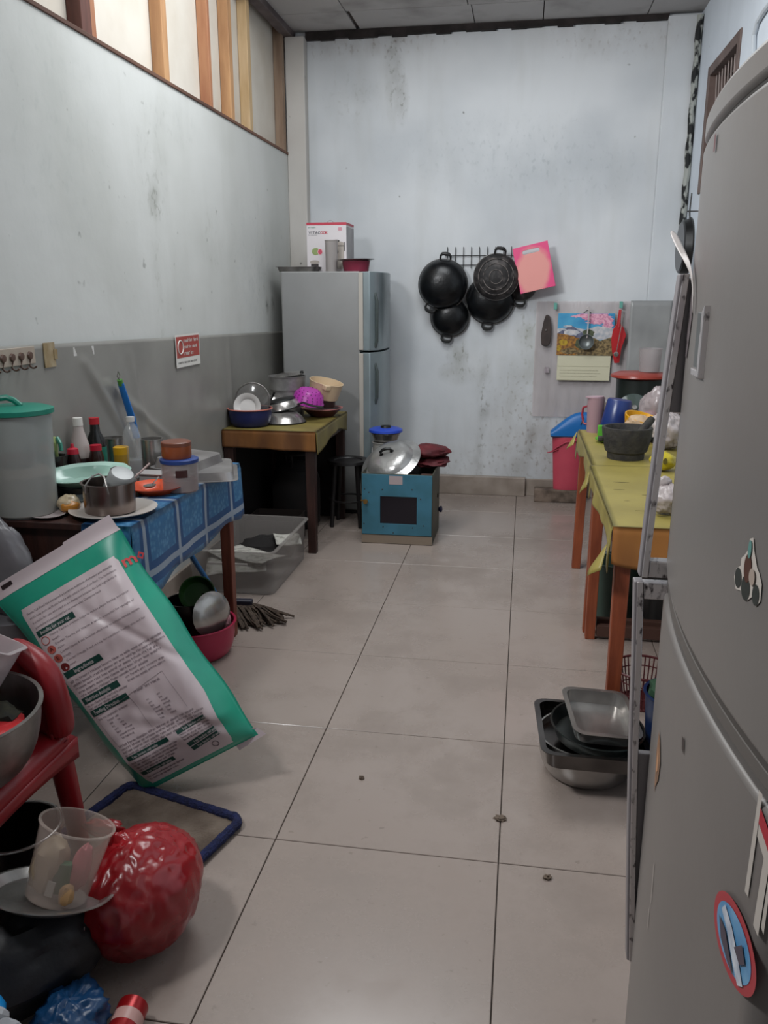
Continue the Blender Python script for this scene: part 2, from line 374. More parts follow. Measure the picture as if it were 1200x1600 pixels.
# raised tile kerb along the back wall
kerb_m = M('kerb_tile', 'a1958b', .4, col2='83776d', scale=5, bump=.03)
g = G(); g.box((XL + .05) / 2, YB - .028, .068, .05 - XL, .055, .136); struct(mk('baseboard_back', g, kerb_m, smooth=False, bevel=.004))
g = G(); g.box((.05 + XR) / 2, YB - .010, .062, XR - .05, .02, .125); struct(mk('baseboard_back_right', g, kerb_m, smooth=False, bevel=.004))
g = G(); g.box(XL + .008, (YB + YF) / 2, .045, .016, YB - YF - .2, .09); struct(mk('baseboard_left', g, kerb_m, smooth=False, bevel=.003))

# window opening high in the right wall with frame and wavy bars
wf = M('window_wood', '6d5b55', .6, col2='54443f', scale=6)
win = struct(bpy.data.objects.new('window_1', None)); COL.objects.link(win); win.location = (XR, 0, 0)
fw = .055
for nm, c, s in (('window_frame', (WY0 + fw / 2, (WZ0 + WZ1) / 2), (fw, WZ1 - WZ0)), ('window_frame', (WY1 - fw / 2, (WZ0 + WZ1) / 2), (fw, WZ1 - WZ0)),
                 ('window_frame', ((WY0 + WY1) / 2, WZ1 - fw / 2), (WY1 - WY0 - 2 * fw, fw)), ('window_frame', ((WY0 + WY1) / 2, WZ0 + fw / 2), (WY1 - WY0 - 2 * fw, fw))):
    g = G(); g.box(.045, c[0], c[1], .11, s[0], s[1]); mk(nm, g, wf, win, smooth=False, bevel=.004)
g = G(); g.box(.105, (WY0 + WY1) / 2, (WZ0 + WZ1) / 2, .008, WY1 - WY0 - 2 * fw, WZ1 - WZ0 - 2 * fw); mk('pane', g, M('dark_glass', '2a1a18', .25), win, smooth=False)
for k in range(9):
    y = WY0 + fw + (WY1 - WY0 - 2 * fw) * (k + .5) / 9; sg = 1
    pts = [(.03, y + sg * .022 * math.sin((t / 20) * 2 * PI * 1.2), WZ0 + fw + (WZ1 - WZ0 - 2 * fw) * t / 20) for t in range(21)]
    g = G(); g.tube(pts, .005, 6); mk('grille_bar', g, M('grille_iron', '8d7f7b', .5), win)
# conduit pipe on right wall
g = G(); g.tube([(XR - .012, 4.497, 2.0), (XR - .012, 4.497, 2.36), (XR - .012, 4.515, 2.50), (XR - .012, 4.545, 2.60), (XR - .012, 4.50, 2.645), (XR - .012, 4.38, 2.66), (XR - .012, 3.7, 2.68)], .011, 10)
tag(mk('conduit_pipe', g, M('pvc_grey', 'b6bcc2', .4)), 'bent pale grey conduit pipe on the upper right wall beside the grille window', 'pipe')
g = G(); pts = [(XR - .022 + .003 * math.sin(k), YB - .075, 1.72 + (ZC - 1.74) * k / 40) for k in range(41)]
g.tube(pts, .021, 8)
tag(mk('corner_pipe', g, M('mouldy_pipe', '9a9d98', .8, col2='17191a', scale=26, lo=.44, hi=.52, stretch=(1, 1, .5))), 'black mould speckled pipe running down the right rear corner of the room', 'pipe')

# grey plastic sheeting over the lower left wall
sheet_m = M('grey_sheet', '97958f', .36, col2='83817c', scale=3, lo=.3, hi=.7, spec=.6, metal=.12)
def lsheet(u, v):
    y = .6 + (YB - .1 - .6) * u; top = 1.318 - .0262 * (y - .6) * 1.0
    z = top - (top - .42) * v
    n = noise.noise(Vector((y * 2.2, z * 1.6, 3))) * .010 + noise.noise(Vector((y * 7 + z * 5, z * 2, 9))) * .004
    fold = 0
    for (fy, fz, sl, a) in ((2.95, 1.2, .9, .012), (3.35, 1.2, .25, .009), (4.55, 1.2, .05, .008), (3.1, 1.1, 1.8, .009)):
        d = (y - fy) + (z - fz) * sl; fold += a * math.exp(-(d / .03) ** 2) * (1 if z < fz else 0)
    return (XL + .012 + max(0, n + .004) + fold * min(1, v * 6), y, z)
g = G(); g.grid(lsheet, 260, 50)
o = tag(mk('wall_sheet', g, sheet_m, ang=180), 'grey wrinkled plastic sheet covering the lower part of the left wall', 'wall sheet')
md = o.modifiers.new('s', 'SOLIDIFY'); md.thickness = .0015
# hooks strip
t = thing('hook_rack', (XL + .022, 2.50, 1.22), 'white adhesive strip with four brown hooks on the left wall', 'hook rack')
g = G(); g.box(0, 0, .012, .006, .27, .058); mk('backing_strip', g, M('yellowed_strip', 'a89a8c', .5), t, smooth=False, bevel=.002)
for k in range(5):
    y = -.10 + k * .05
    g = G(); g.lathe([(0, 0), (.014, 0), (.012, .006), (0, .008)], 14, T(.004, y, .012, ry=PI / 2)); g.tube([(.008, y, .006)] + arc(.014, -.016, .014, 180, 330, 8, y=y), .003, 6)
    mk('hook', g, M('hook_brown', '5a4238', .4), t)
g = G(); g.box(XL + .021, 2.73, 1.225, .003, .07, .085); g.box(XL + .023, 2.765, 1.225, .004, .02, .035)
tag(mk('tape_patch', g, M('old_tape', '8f7a56', .5, col2='a8987c', scale=20), smooth=False), 'yellowed patch of old tape right of the hooks', 'tape')
for k, (y, z) in enumerate(((2.90, 1.225), (3.03, 1.222))):
    g = G(); g.box(XL + .021, y, z, .003, .022, .032); tag(mk('tape_bit', g, M('white_tape', 'c9c6c2', .6), smooth=False), ('small white tape bit nearest the yellowed patch', 'small white tape bit further along the grey sheet edge')[k], 'tape')
# red warning sticker
t = thing('warning_sticker', (XL + .026, 3.96, 1.165), 'small red and white notice sticker on the grey left wall sheet', 'sticker')
SLX = plane_mx((0, 0, 0), (0, 1, 0), (0, 0, 1)); SLX = Matrix.Rotation(0, 4, 'X') @ SLX
g = G(); g.box(0, 0, 0, .002, .30, .155); g.i = 1; g.box(.0012, 0, .018, .001, .285, .10); mk('sheet', g, [white_pl, M('sticker_red', 'a2463f', .6)], t, smooth=False)
SMX = plane_mx((.0024, 0, 0), (0, 1, 0), (0, 0, 1))
for (x0, y0, w, h, m_) in ((-.055, .040, .19, .020, white_pl), (-.055, .010, .19, .018, white_pl), (-.055, -.022, .12, .022, white_pl), (-.13, -.060, .26, .012, black_pl)):
    g = G(); scribble(g, lambda x, y: SMX @ Vector((x, y, 0)), x0, y0, w, h, 1, h, 5); mk('faded_print', g, m_, t, smooth=False)
g = G(); g.tube(arc(-.095, .018, .032, 0, 360, 20, plane='yz', y=.0022)[:-1], .003, 6, closed=True); mk('emblem', g, white_pl, t)

# ================================================================== tables
def leg_box(parent, x, y, z1, s, m, lean=(0, 0), label=None, taper=.85):
    g = G(); a = s / 2; b = a * taper
    vs = [(x + i * a, y + j * a, z1) for i, j in ((-1, -1), (1, -1), (1, 1), (-1, 1))] + [(x + lean[0] + i * b, y + lean[1] + j * b, 0) for i, j in ((-1, -1), (1, -1), (1, 1), (-1, 1))]
    g.add(vs, [(0, 1, 2, 3), (7, 6, 5, 4), (0, 4, 5, 1), (1, 5, 6, 2), (2, 6, 7, 3), (3, 7, 4, 0)])
    return mk('leg', g, m, parent, smooth=False, bevel=.003, label=label)
def table(name, x0, x1, y0, y1, h, m, label, apron=.09, leg=.05, inset=.03, top_t=.022, leans=None, legm=None):
    t = thing(name, ((x0 + x1) / 2, (y0 + y1) / 2, 0), label, 'table')
    w, d = x1 - x0, y1 - y0
    g = G(); g.box(0, 0, h - top_t / 2, w, d, top_t); mk('table_top', g, m, t, smooth=False, bevel=.003)
    k = 0
    for i in (-1, 1):
        for j in (-1, 1):
            ln = leans[k] if leans else (0, 0); k += 1
            leg_box(t, i * (w / 2 - inset - leg / 2), j * (d / 2 - inset - leg / 2), h - top_t, leg, legm or m, ln)
    for j in (-1, 1):
        g = G(); g.box(0, j * (d / 2 - inset - .012), h - top_t - apron / 2, w - 2 * inset - 2 * leg, .02, apron); mk('apron', g, m, t, smooth=False, bevel=.002)
    for i in (-1, 1):
        g = G(); g.box(i * (w / 2 - inset - .012), 0, h - top_t - apron / 2, .02, d - 2 * inset - 2 * leg, apron); mk('apron', g, m, t, smooth=False, bevel=.002)
    return t
T1 = (-1.63, -1.155, 2.275, 3.245, .748)
t1 = table('dining_table', *T1, wood_dark, 'dark brown wooden table under the blue patterned cloth along the left wall', legm=M('red_wood', '7d4433', .55, col2='5e2e22', scale=4, stretch=(8, 8, 1)), inset=.018, apron=.16, leg=.048)
T2 = (-1.64, -1.115, 4.40, 5.22, .700)
t2 = table('side_table', *T2, wood_dark, 'dark wooden table in front of the left refrigerator holding pots and bowls', inset=.0, leg=.055, apron=.08)
T3 = (.312, .86, 3.475, 4.42, .742)
t3 = table('work_table', *T3, wood_red, 'far orange wooden table under yellow oilcloth on the right, holding the stone mortar', inset=.0, leg=.052, apron=.07, leans=[(-.012, 0)] * 4)
T4 = (.306, .86, 2.53, 3.455, .742)
t4 = table('work_table', *T4, wood_red, 'nearer orange wooden table under yellow oilcloth beside the grey refrigerator', inset=.0, leg=.048, apron=.07, leans=[(0, 0)] * 4)
for t_, (x0, x1, y0, y1, h) in ((t3, T3), (t4, T4)):
    g = G(); g.box(0, -(y1 - y0) / 2 + .03 if t_ is t3 else (y1 - y0) / 2 - .03, .04, x1 - x0 - .1, .03, .05); mk('stretcher', g, M('stretcher_wood', '4b3026', .7), t_, smooth=False, bevel=.002)
t5 = table('rear_table', .50, .98, 4.50, 5.66, .74, M('grey_wood', '8d8478', .6, col2='70685e', scale=5), 'low visible grey table in the rear right corner behind the yellow covered tables', inset=0.01)

def draped(name, x0, x1, y0, y1, h, hem, mats, label, cat='tablecloth', wave=.006, seed=1, flare=.0, res=.02, uvp=False):
    """cloth lying on a rectangular top; hem = dict side -> fn(s) hanging length (s runs 0..1 along that side); one continuous sheet per side"""
    t = bpy.data.objects.new(name, None)
    g = G(); ez = h + .002
    def wav(s, v, k): return wave * math.sin(s * 9 + k + seed) * v + wave * .6 * math.sin(s * 23 + k * 2 + seed) * v
    g.uv = [] if uvp else None
    def add(fn, nu, nv, uvf=None):
        a = len(g.v); g.grid(fn, nu, nv)
        if uvp:
            for j in range(nv + 1):
                for i in range(nu + 1): g.uv.append(uvf(i / nu, j / nv))
    nx = max(4, int((x1 - x0) / res)); ny = max(4, int((y1 - y0) / res))
    def sag(x, y): return ez + .0012 * noise.noise(Vector((x * 9, y * 9, seed)))
    add(lambda u, v: (x0 + (x1 - x0) * u, y0 + (y1 - y0) * v, sag(x0 + (x1 - x0) * u, y0 + (y1 - y0) * v) if 0 < u < 1 and 0 < v < 1 else ez), nx, ny, lambda u, v: (x0 + (x1 - x0) * u, y0 + (y1 - y0) * v))
    for side, f in hem.items():
        g.i = 1 if side in ('near',) and len(mats) > 1 else 0
        def P(u, v, side=side, f=f):
            L_ = f(u) * v; off = .004 + wav(u, v, len(side)) + flare * v * v
            if v == 0: off = 0
            z = ez - L_
            if side == 'right': return (x1 + max(off, 0), y0 + (y1 - y0) * u, z)
            if side == 'left': return (x0 - max(off, 0), y0 + (y1 - y0) * u, z)
            if side == 'near': return (x0 + (x1 - x0) * u, y0 - max(off, 0), z)
            return (x0 + (x1 - x0) * u, y1 + max(off, 0), z)
        def UV(u, v, side=side, f=f):
            L_ = f(u) * v
            return {'right': (x1 + L_, y0 + (y1 - y0) * u), 'left': (x0 - L_, y0 + (y1 - y0) * u), 'near': (x0 + (x1 - x0) * u, y0 - L_), 'far': (x0 + (x1 - x0) * u, y1 + L_)}[side]
        add(P, ny if side in ('right', 'left') else nx, 10, UV)
    bpy.data.objects.remove(t)
    o = mk(name, g, mats, ang=70)
    md = o.modifiers.new('weld', 'WELD'); md.merge_threshold = .0005
    md = o.modifiers.new('solid', 'SOLIDIFY'); md.thickness = .0018; md.offset = 1
    return tag(o, label, cat)
# blue plaid cloth over the aisle side of the left table
bc = M('blue_plaid', '3f6f96', .45, spec=.5); N, L, b = nodes_of(bc)
uvn = N.new('ShaderNodeUVMap'); sx = N.new('ShaderNodeSeparateXYZ'); L.new(uvn.outputs[0], sx.inputs[0])
def band(v, period, off, width):
    a = math_node(N, L, 'ADD', v, off); a = math_node(N, L, 'DIVIDE', a, period); a = math_node(N, L, 'FRACT', a)
    a = math_node(N, L, 'SUBTRACT', a, .5); a = math_node(N, L, 'ABSOLUTE', a); return math_node(N, L, 'LESS_THAN', a, width / 2 / period)
U_, V_ = sx.outputs[0], sx.outputs[1]
PV, OV, PU, OU = .262, .0, .30, 0.0
OV = .131 - 2.34 % .262; OU = .15 - ((-1.155 + .185) % .30)
nz_ = N.new('ShaderNodeTexVoronoi'); nz_.inputs['Scale'].default_value = 55; L.new(uvn.outputs[0], nz_.inputs['Vector'])
nr = N.new('ShaderNodeMapRange'); nr.inputs[1].default_value = .1; nr.inputs[2].default_value = .6; L.new(nz_.outputs['Distance'], nr.inputs[0])
base = mix(N, L, nr.outputs[0], '5284a8', '2f6690')
base = mix(N, L, math_node(N, L, 'MAXIMUM', band(V_, PV, OV, .062), band(U_, PU, OU, .075)), base, '1d4a78')
base = mix(N, L, math_node(N, L, 'MAXIMUM', band(V_, PV, OV, .020), band(U_, PU, OU, .022)), base, '8b97a5')
L.new(base, b.inputs['Base Color'])
draped('tablecloth', -1.31, -1.150, 2.262, 3.262, .748, {'right': lambda s: .215 + .03 * (1 - s) + .012 * math.sin(s * 14) * (s < .95), 'near': lambda s: .22, 'far': lambda s: .10}, [bc],
       'blue plaid patterned plastic cloth hanging over the aisle side of the left table', wave=.009, uvp=True)
yc = M('yellow_oilcloth', '988a48', .45, col2='887b3e', scale=5, bump=.05, bscale=30)
oc = M('orange_underside', 'a06a34', .5, col2='7d4c24', scale=6, lo=.3, hi=.7, stretch=(1, 1, .6))
gc = M('olive_cloth', '84773c', .5, col2='6c5f30', scale=5, bump=.05, bscale=30)
oc2 = M('orange_hem', '8a5a2a', .55, col2='5e3a1c', scale=8, stretch=(1, 1, .3))
draped('tablecloth', T2[0], T2[1] + .01, T2[2] - .012, T2[3], T2[4], {'near': lambda s: .095 + .015 * s, 'right': lambda s: .10 + .03 * math.sin(s * 6 + 1)}, [gc, oc2],
       'olive green oilcloth with orange hanging edge on the table of pots', wave=.006, seed=4)
draped('tablecloth', T3[0] - .012, T3[1], T3[2] - .01, T3[3] + .012, T3[4], {'left': lambda s: .055 + .045 * abs(math.sin(s * 5 + .5)) + (.05 if s > .93 else 0), 'far': lambda s: .05}, [yc],
       'yellow oilcloth on the far right table below the stone mortar', wave=.006, seed=2)
draped('tablecloth', T4[0] - .016, T4[1], T4[2] - .016, T4[3] + .014, T4[4] + .003, {'left': lambda s: .07 + .07 * math.exp(-((s - .98) / .05) ** 2) + .08 * math.exp(-(s / .12) ** 2), 'near': lambda s: .115 + .02 * math.sin(s * 9)}, [yc, oc],
       'yellow oilcloth with orange plaid front edge on the nearer right table', wave=.008, seed=5)
for (x, y, h, s, w, lb) in ((T3[0] - .02, T3[3] - .01, .744, .10, .055, 'rolled yellow cloth corner at the far end of the right tables'), (T3[0] - .018, T4[3] + .02, .744, .12, .045, 'rolled yellow cloth corner hanging where the two right tables meet'), (T4[0] - .03, T4[2] - .02, .70, .11, .06, 'pointed yellow cloth corner hanging at the near end of the right tables')):
    g = G(); v = []
    g.grid(lambda a, c: (x - w * .9 * c * math.cos((a - .5) * 2.4), y + w * c * math.sin((a - .5) * 2.4) * .9, h - .003 - s * c * (1 - .35 * abs(a - .5) * 2)), 10, 6)
    o = tag(mk('cloth_corner', g, [yc]), lb, 'cloth corner'); md = o.modifiers.new('s', 'SOLIDIFY'); md.thickness = .0015
# dark cuts in the oilcloth
g = G()
for (x, y, l) in ((.43, 2.72, .05), (.46, 2.66, .02), (.38, 3.15, .03), (.36, 3.02, .02), (.45, 2.95, .02), (.58, 2.9, .03), (.60, 2.75, .03), (.59, 2.62, .03), (.37, 2.85, .012), (.52, 3.1, .03), (.60, 3.05, .02)):
    g.prism([(x - l, y), (x - l * .2, y - .0025), (x + l, y + .001), (x + .2 * l, y + .0025)], T4[4] + .0066, T4[4] + .0072)
tag(mk('cloth_cuts', g, dark_in, smooth=False), 'dark knife cuts in the yellow oilcloth of the nearer right table', 'cuts', kind='stuff')

# ================================================================== left refrigerator
fgrey = M('fridge_grey', '8f8f8f', .42, .15, col2='868685', scale=3, bump=.02, bscale=80)
fdoor = M('fridge_door_blue_grey', '8b979b', .3, .35, col2='7d888c', scale=4)
t = thing('refrigerator', (-1.285, 5.60, 0), 'tall grey two-door refrigerator at the rear left corner with a box on top', 'refrigerator')
g = G(); g.box(0, 0, .80, .51, .60, 1.54); mk('body', g, fgrey, t, smooth=False, bevel=.008)
for (z0, z1) in ((.05, 1.07), (1.082, 1.568)):
    g = G(); prof = [(0, -.295), (.06, -.3), (.105, -.24), (.122, -.12), (.126, 0), (.122, .12), (.105, .24), (.06, .3), (0, .295)]
    g.prism([(.258 + a, b_) for a, b_ in prof], z0, z1); d = mk('door', g, fdoor, t, bevel=.004, ang=50)
    g = G(); g.box(.262, -.302, (z0 + z1) / 2, .028, .012, z1 - z0 - .01); mk('door_edge', g, M('edge_beige', 'a8a29a', .5), d, smooth=False, bevel=.002)
    zc = 1.00 if z0 < 1 else 1.16
    g = G(); g.tube([(.342, -.255, zc + (.0 if z0 < 1 else .28)), (.358, -.262, zc - .05 + (.0 if z0 < 1 else .28)), (.356, -.262, zc - (.22 if z0 < 1 else .02)), (.342, -.255, zc - (.26 if z0 < 1 else .06))], .011, 8); mk('door_handle', g, M('handle_dark', '3f4746', .4), d)
g = G(); g.box(.0, 0, .018, .49, .55, .036); mk('base', g, black_pl, t, smooth=False)
FT = 1.57
t = thing('appliance_box', (-1.285, 5.62, FT + .001), 'white and red cookware carton reading VITACOOK on top of the rear refrigerator', 'carton')
cw_, cd_, ch_ = .262, .24, .305
carton = M('carton_white', 'cfc9cb', .6); cred = M('carton_red', 'b23246', .5); cgrey = M('carton_side', '8d8a8c', .6, col2='a5a2a3', scale=5)
g = G(); g.box(0, 0, ch_ / 2, cw_, cd_, ch_); g.i = 1
mk('carton', g, [carton, cgrey], t, smooth=False, bevel=.002)
g = G(); g.box(0, -cd_ / 2 - .0008, ch_ - .007, cw_, .001, .016); g.box(cw_ / 2 + .0008, 0, ch_ - .007, .001, cd_, .014); g.i = 1; g.box(cw_ / 2 + .0006, 0, ch_ / 2 - .01, .001, cd_ - .004, ch_ - .03); mk('printed_band', g, [cred, cgrey], t, smooth=False)
fm = plane_mx((0, -cd_ / 2 - .0012, 0), (1, 0, 0), (0, 0, 1))
lg = M('print_grey', '5c5c62', .6); gr = M('print_green', '4c8a6e', .6); pm_ = M('print_metal', 'a39a92', .5); pd = M('print_dark', '2f2a2a', .5)
wx = -.116
for ch_k, c_ in enumerate('VITACOOK'):
    lettering('lettering', c_, .023, lg if ch_k < 5 else cred, t, fm @ T(wx, .236, 0), bold=.0008); wx += .010 if c_ == 'I' else .0165
g = G(); scribble(g, lambda x, y: fm @ Vector((x, y, 0)), -.12, .272, .035, .01, 1, .009, 3); mk('small_print', g, gr, t, smooth=False)
g = G(); scribble(g, lambda x, y: fm @ Vector((x, y, 0)), -.118, .228, .075, .01, 1, .005, 4); mk('small_print', g, lg, t, smooth=False)
g = G()
def disc(g, x, y, r, ry=None, z=0, n=24, mx=fm):
    ry = ry or r; vs = [mx @ Vector((x + r * math.cos(2 * PI * k / n), y + ry * math.sin(2 * PI * k / n), z)) for k in range(n)]; g.add(vs, [tuple(range(n))])
def quad(g, x0, y0, x1, y1, z=0, mx=fm): g.add([mx @ Vector(p) for p in ((x0, y0, z), (x1, y0, z), (x1, y1, z), (x0, y1, z))], [(0, 1, 2, 3)])
g.i = 0; quad(g, .02, .02, .115, .175); disc(g, .0675, .178, .0475, .012, .0002); g.i = 1; quad(g, .02, .160, .115, .164, .0004); disc(g, .067, .192, .02, .008, .0005); quad(g, .116, .13, .121, .185, .0004); disc(g, .058, .125, .02, .02, .0006)
g.i = 2; disc(g, -.072, .128, .026, .022, .0001); g.i = 3; disc(g, -.043, .126, .017, .019, .0003); g.i = 4; disc(g, -.043, .126, .013, .015, .0005)
g.i = 0; disc(g, -.08, .062, .032, .012, .0002); g.i = 1; quad(g, -.105, .035, -.055, .05, .0001); g.i = 5; quad(g, .078, .256, .102, .275, .0002)
mk('printed_picture', g, [pm_, pd, M('print_lime', '8a9a62', .6), M('print_pink', 'd7a2a8', .6), M('print_red', 'c0455c', .6), M('print_rose', 'c58a96', .6)], t, smooth=False)
g = G(); g.tube(arc(0, ch_, .022, 0, 180, 10), .002, 6); mk('carry_handle', g, cgrey, t)
t = thing('tumbler', (-1.235, 5.42, FT + .001), 'tall clear plastic tumbler standing before the carton on the rear refrigerator', 'tumbler')
g = G(); g.lathe(vessel(.036, .041, .185, .002, 0), 28); mk('cup_wall', g, M('cloudy_plastic', 'c9c2bf', .3, trans=.6), t)
g = G(); g.lathe([(0, .186), (.042, .186), (.043, .192), (0, .194)], 28); mk('lid', g, M('cloudy_plastic', ''), t)
t = thing('lidded_bowl', (-1.075, 5.42, FT + .001), 'dark red plastic bowl covered by a steel plate on the rear refrigerator', 'bowl')
g = G(); g.lathe(vessel(.078, .088, .062, .003, .002), 32); mk('bowl', g, M('maroon_plastic', '7a1f38', .4), t)
g = G(); g.lathe([(0, .066), (.085, .066), (.118, .072), (.12, .075), (.085, .071), (0, .071)], 36, T(ry=-.02)); mk('steel_plate', g, steel, t)
t = thing('tray', (-1.46, 5.48, FT + .002), 'flat grey tray lying left of the carton on the rear refrigerator', 'tray')
g = G(); g.rtray(.28, .24, .03, .012, .03); mk('tray_body', g, steel_dull, t); g = G(); g.box(0, 0, .012, .2, .16, .018); mk('folded_cloth', g, M('grey_cloth', '7b7673', .9), t, bevel=.006)

# ================================================================== woks and board on the back wall
t = thing('wire_rack', (-.30, YB - .012, 1.69), 'thin dark wire grid rack on the back wall holding the woks', 'rack')
wire = M('dark_wire', '3b3a3c', .5, .6)
for z in (.0, -.062): g = G(); g.tube([(-.27, 0, z), (.22, 0, z)], .0028, 6); mk('wire', g, wire, t)
for k in range(9):
    x = -.25 + k * .055; g = G(); g.tube([(x, -.006, .058), (x, -.005, -.085)], .0026, 6); mk('wire', g, wire, t)
def wok(name, x, y, z, r, depth, label, m=black_iron, tilt=0, handles=(90, 270), group=None, bottom=None, flat=.35, hx=None):
    t = thing(name, (x, y, z), label, 'wok', ry=0)
    t.rotation_euler = (PI / 2 + tilt, 0, 0)                    # local z points to -y (towards the room)
    prof = [(r, 0), (r + .006, .0), (r + .006, .004), (r, .006)]
    n = 10
    for k in range(1, n + 1):
        a = k / n; prof.append((r * math.cos(a * PI / 2 * .98) ** .8 if k < n else 0, .004 + depth * math.sin(a * PI / 2)))
    if flat: prof = [p for p in prof if p[0] > flat * r or p[1] < .01] + [(flat * r * .98, .004 + depth), (0, .004 + depth)]
    inner = [(max(a - .003, 0), max(c - .003, .001)) for a, c in prof[3:]][::-1]
    g = G(); g.lathe(prof + inner[:-1] + [(r, 0)], 48); mk('pan_body', g, m, t, ang=30)
    g = G(); g.tube([((r + .003) * math.cos(2 * PI * k / 40), (r + .003) * math.sin(2 * PI * k / 40), .003) for k in range(40)], .0028, 6, closed=True); mk('rim', g, M('rim_worn', '9c9b9a', .35, .8), t)
    for hd in handles:
        a = math.radians(hd); c, s_ = math.cos(a), math.sin(a); w = .036
        pts = []
        for (dr, dt) in ((-.004, -w), (.022, -w * .95), (.034, -w * .6), (.036, 0), (.034, w * .6), (.022, w * .95), (-.004, w)):
            pts.append(((r + dr) * c - dt * s_, (r + dr) * s_ + dt * c, .008 + .25 * max(dr, 0)))
        g = G(); g.tube(pts, [.006, .008, .012, .0125, .012, .008, .006], 8); hn = mk('handle', g, black_pl if not bottom else m, t)
        if not bottom:
            g = G()
            for q in (-w, w): g.tube([((r - .012) * c - q * s_, (r - .012) * s_ + q * c, .014), ((r + .014) * c - q * s_, (r + .014) * s_ + q * c, .008)], .0035, 6)
            mk('wire_clip', g, steel_dull, hn)
    return t
wok('wok', -.572, YB - .085, 1.497, .168, .105, 'large black wok hanging leftmost on the wire rack', handles=(85, 242), flat=0)
wok('wok', -.525, YB - .022, 1.275, .134, .085, 'small black wok hanging lowest, below the large leftmost wok', handles=(262, 135), flat=0)
wok('wok', -.245, YB - .022, 1.395, .165, .10, 'black wok hanging lower middle behind the soot-burnt pan', handles=(265, 112), flat=0)
burnt = M('burnt_iron', '232122', .6, .3, col2='565150', scale=16, lo=.5, hi=.72, bump=.3, bscale=30)
fpan = wok('flat_pan', -.205, YB - .145, 1.545, .150, .055, 'soot-burnt round pan with ringed bottom hanging in front of the middle wok', m=burnt, handles=(82,), bottom=True, flat=.55)
wok('wok', -.038, YB - .022, 1.497, .108, .05, 'grey black pan mostly hidden behind the pink cutting board', m=burnt, handles=(268,), flat=.5)
for rr_ in (.045, .085, .118):
    g = G(); zz_ = .0595 if rr_ < .09 else .047
    g.tube([(rr_ * math.cos(2 * PI * k / 40), rr_ * math.sin(2 * PI * k / 40), zz_) for k in range(40)], .0032, 6, closed=True); mk('bottom_ring', g, M('burnt_ring', '6b6461', .7, col2='2b2827', scale=40, lo=.45, hi=.6), fpan)
t = thing('cutting_board', (.045, YB - .150, 1.605), 'pink plastic cutting board with pale worn centre hanging right of the woks', 'cutting board')
t.rotation_euler = (PI / 2 - .12, -math.radians(-13), 0); t.rotation_euler = (PI / 2 - .05, 0, 0)
rot = Matrix.Rotation(math.radians(13), 4, 'Z')
w2, h2 = .118, .150
out = [(-w2, -h2), (w2, -h2), (w2, h2), (-w2, h2)]
sl = arc(0, .108, .013, -90, 90, 6, 'xy'); slot = [(.045 + p[0], p[1]) for p in sl] + [(-.045 - p[0], p[1]) for p in sl[::-1]]
import bmesh
from mathutils.geometry import tessellate_polygon
def plate_with_hole(g, outer, hole, z0, z1, mx):
    tri = tessellate_polygon([[Vector((x, y, 0)) for x, y in outer], [Vector((x, y, 0)) for x, y in hole]])
    pts = list(outer) + list(hole); n = len(pts); no = len(outer)
    vs = [(x, y, z0) for x, y in pts] + [(x, y, z1) for x, y in pts]
    fs = [tuple(f)[::-1] for f in tri] + [tuple(k + n for k in f) for f in tri]
    fs += [(i, (i + 1) % no, n + (i + 1) % no, n + i) for i in range(no)]
    m_ = len(hole); fs += [(no + (i + 1) % m_, no + i, n + no + i, n + no + (i + 1) % m_) for i in range(m_)]
    g.add(vs, fs, mx)
pink = M('board_pink', 'd8437a', .45); N, L, b = nodes_of(pink)
tc = N.new('ShaderNodeTexCoord'); mp = N.new('ShaderNodeMapping'); mp.inputs['Rotation'].default_value = (0, 0, -math.radians(13)); mp.inputs['Scale'].default_value = (1 / .125, 1 / .165, 0); mp.inputs['Location'].default_value = (.05, .12, 0)
L.new(tc.outputs['Object'], mp.inputs[0]); ln = N.new('ShaderNodeVectorMath'); ln.operation = 'LENGTH'; L.new(mp.outputs[0], ln.inputs[0])
nn = N.new('ShaderNodeTexNoise'); nn.inputs['Scale'].default_value = 12; L.new(tc.outputs['Object'], nn.inputs['Vector'])
v = math_node(N, L, 'ADD', ln.outputs['Value'], math_node(N, L, 'MULTIPLY', nn.outputs['Fac'], .35))
mr = N.new('ShaderNodeMapRange'); mr.inputs[1].default_value = .95; mr.inputs[2].default_value = 1.2; L.new(v, mr.inputs[0])
L.new(mix(N, L, mr.outputs[0], 'd9918a', 'd8437a'), b.inputs['Base Color'])
g = G(); plate_with_hole(g, out, slot, -.006, .006, rot); mk('board', g, pink, t, smooth=False, bevel=.002)

# plastic sheet, calendar and utensils at the right end of the back wall
ps = M('clear_sheet', 'd2c8c8', .18, alpha=.55, spec=.9, col2='bcb2b2', scale=6, bump=.6, bscale=9, stretch=(1, 1, .3))
def rsheet(u, v):
    x = .075 + .80 * u; z = 1.385 - .80 * v
    return (x, YB - .010 - .010 * (noise.noise(Vector((x * 16, z * 3, 1))) + .6) - .004 * abs(noise.noise(Vector((x * 40, z * 9, 5)))), z)
g = G(); g.grid(rsheet, 110, 60); o = tag(mk('clear_sheet', g, ps, ang=180), 'crinkled clear plastic sheet pinned on the back wall behind the calendar', 'plastic sheet')
gs_ = M('grey_sheet_right', '9a9b9b', .4, .1, col2='888989', scale=3)
g = G(); g.grid(lambda u, v: (XR - .012 - .004 * noise.noise(Vector((u * 9, v * 5, 2))), 4.2 + (YB - .1 - 4.2) * u, 1.40 - .8 * v), 60, 20)
o = tag(mk('wall_sheet', g, gs_, ang=180), 'grey plastic sheet on the right wall by the rear corner', 'wall sheet'); md = o.modifiers.new('s', 'SOLIDIFY'); md.thickness = .0015
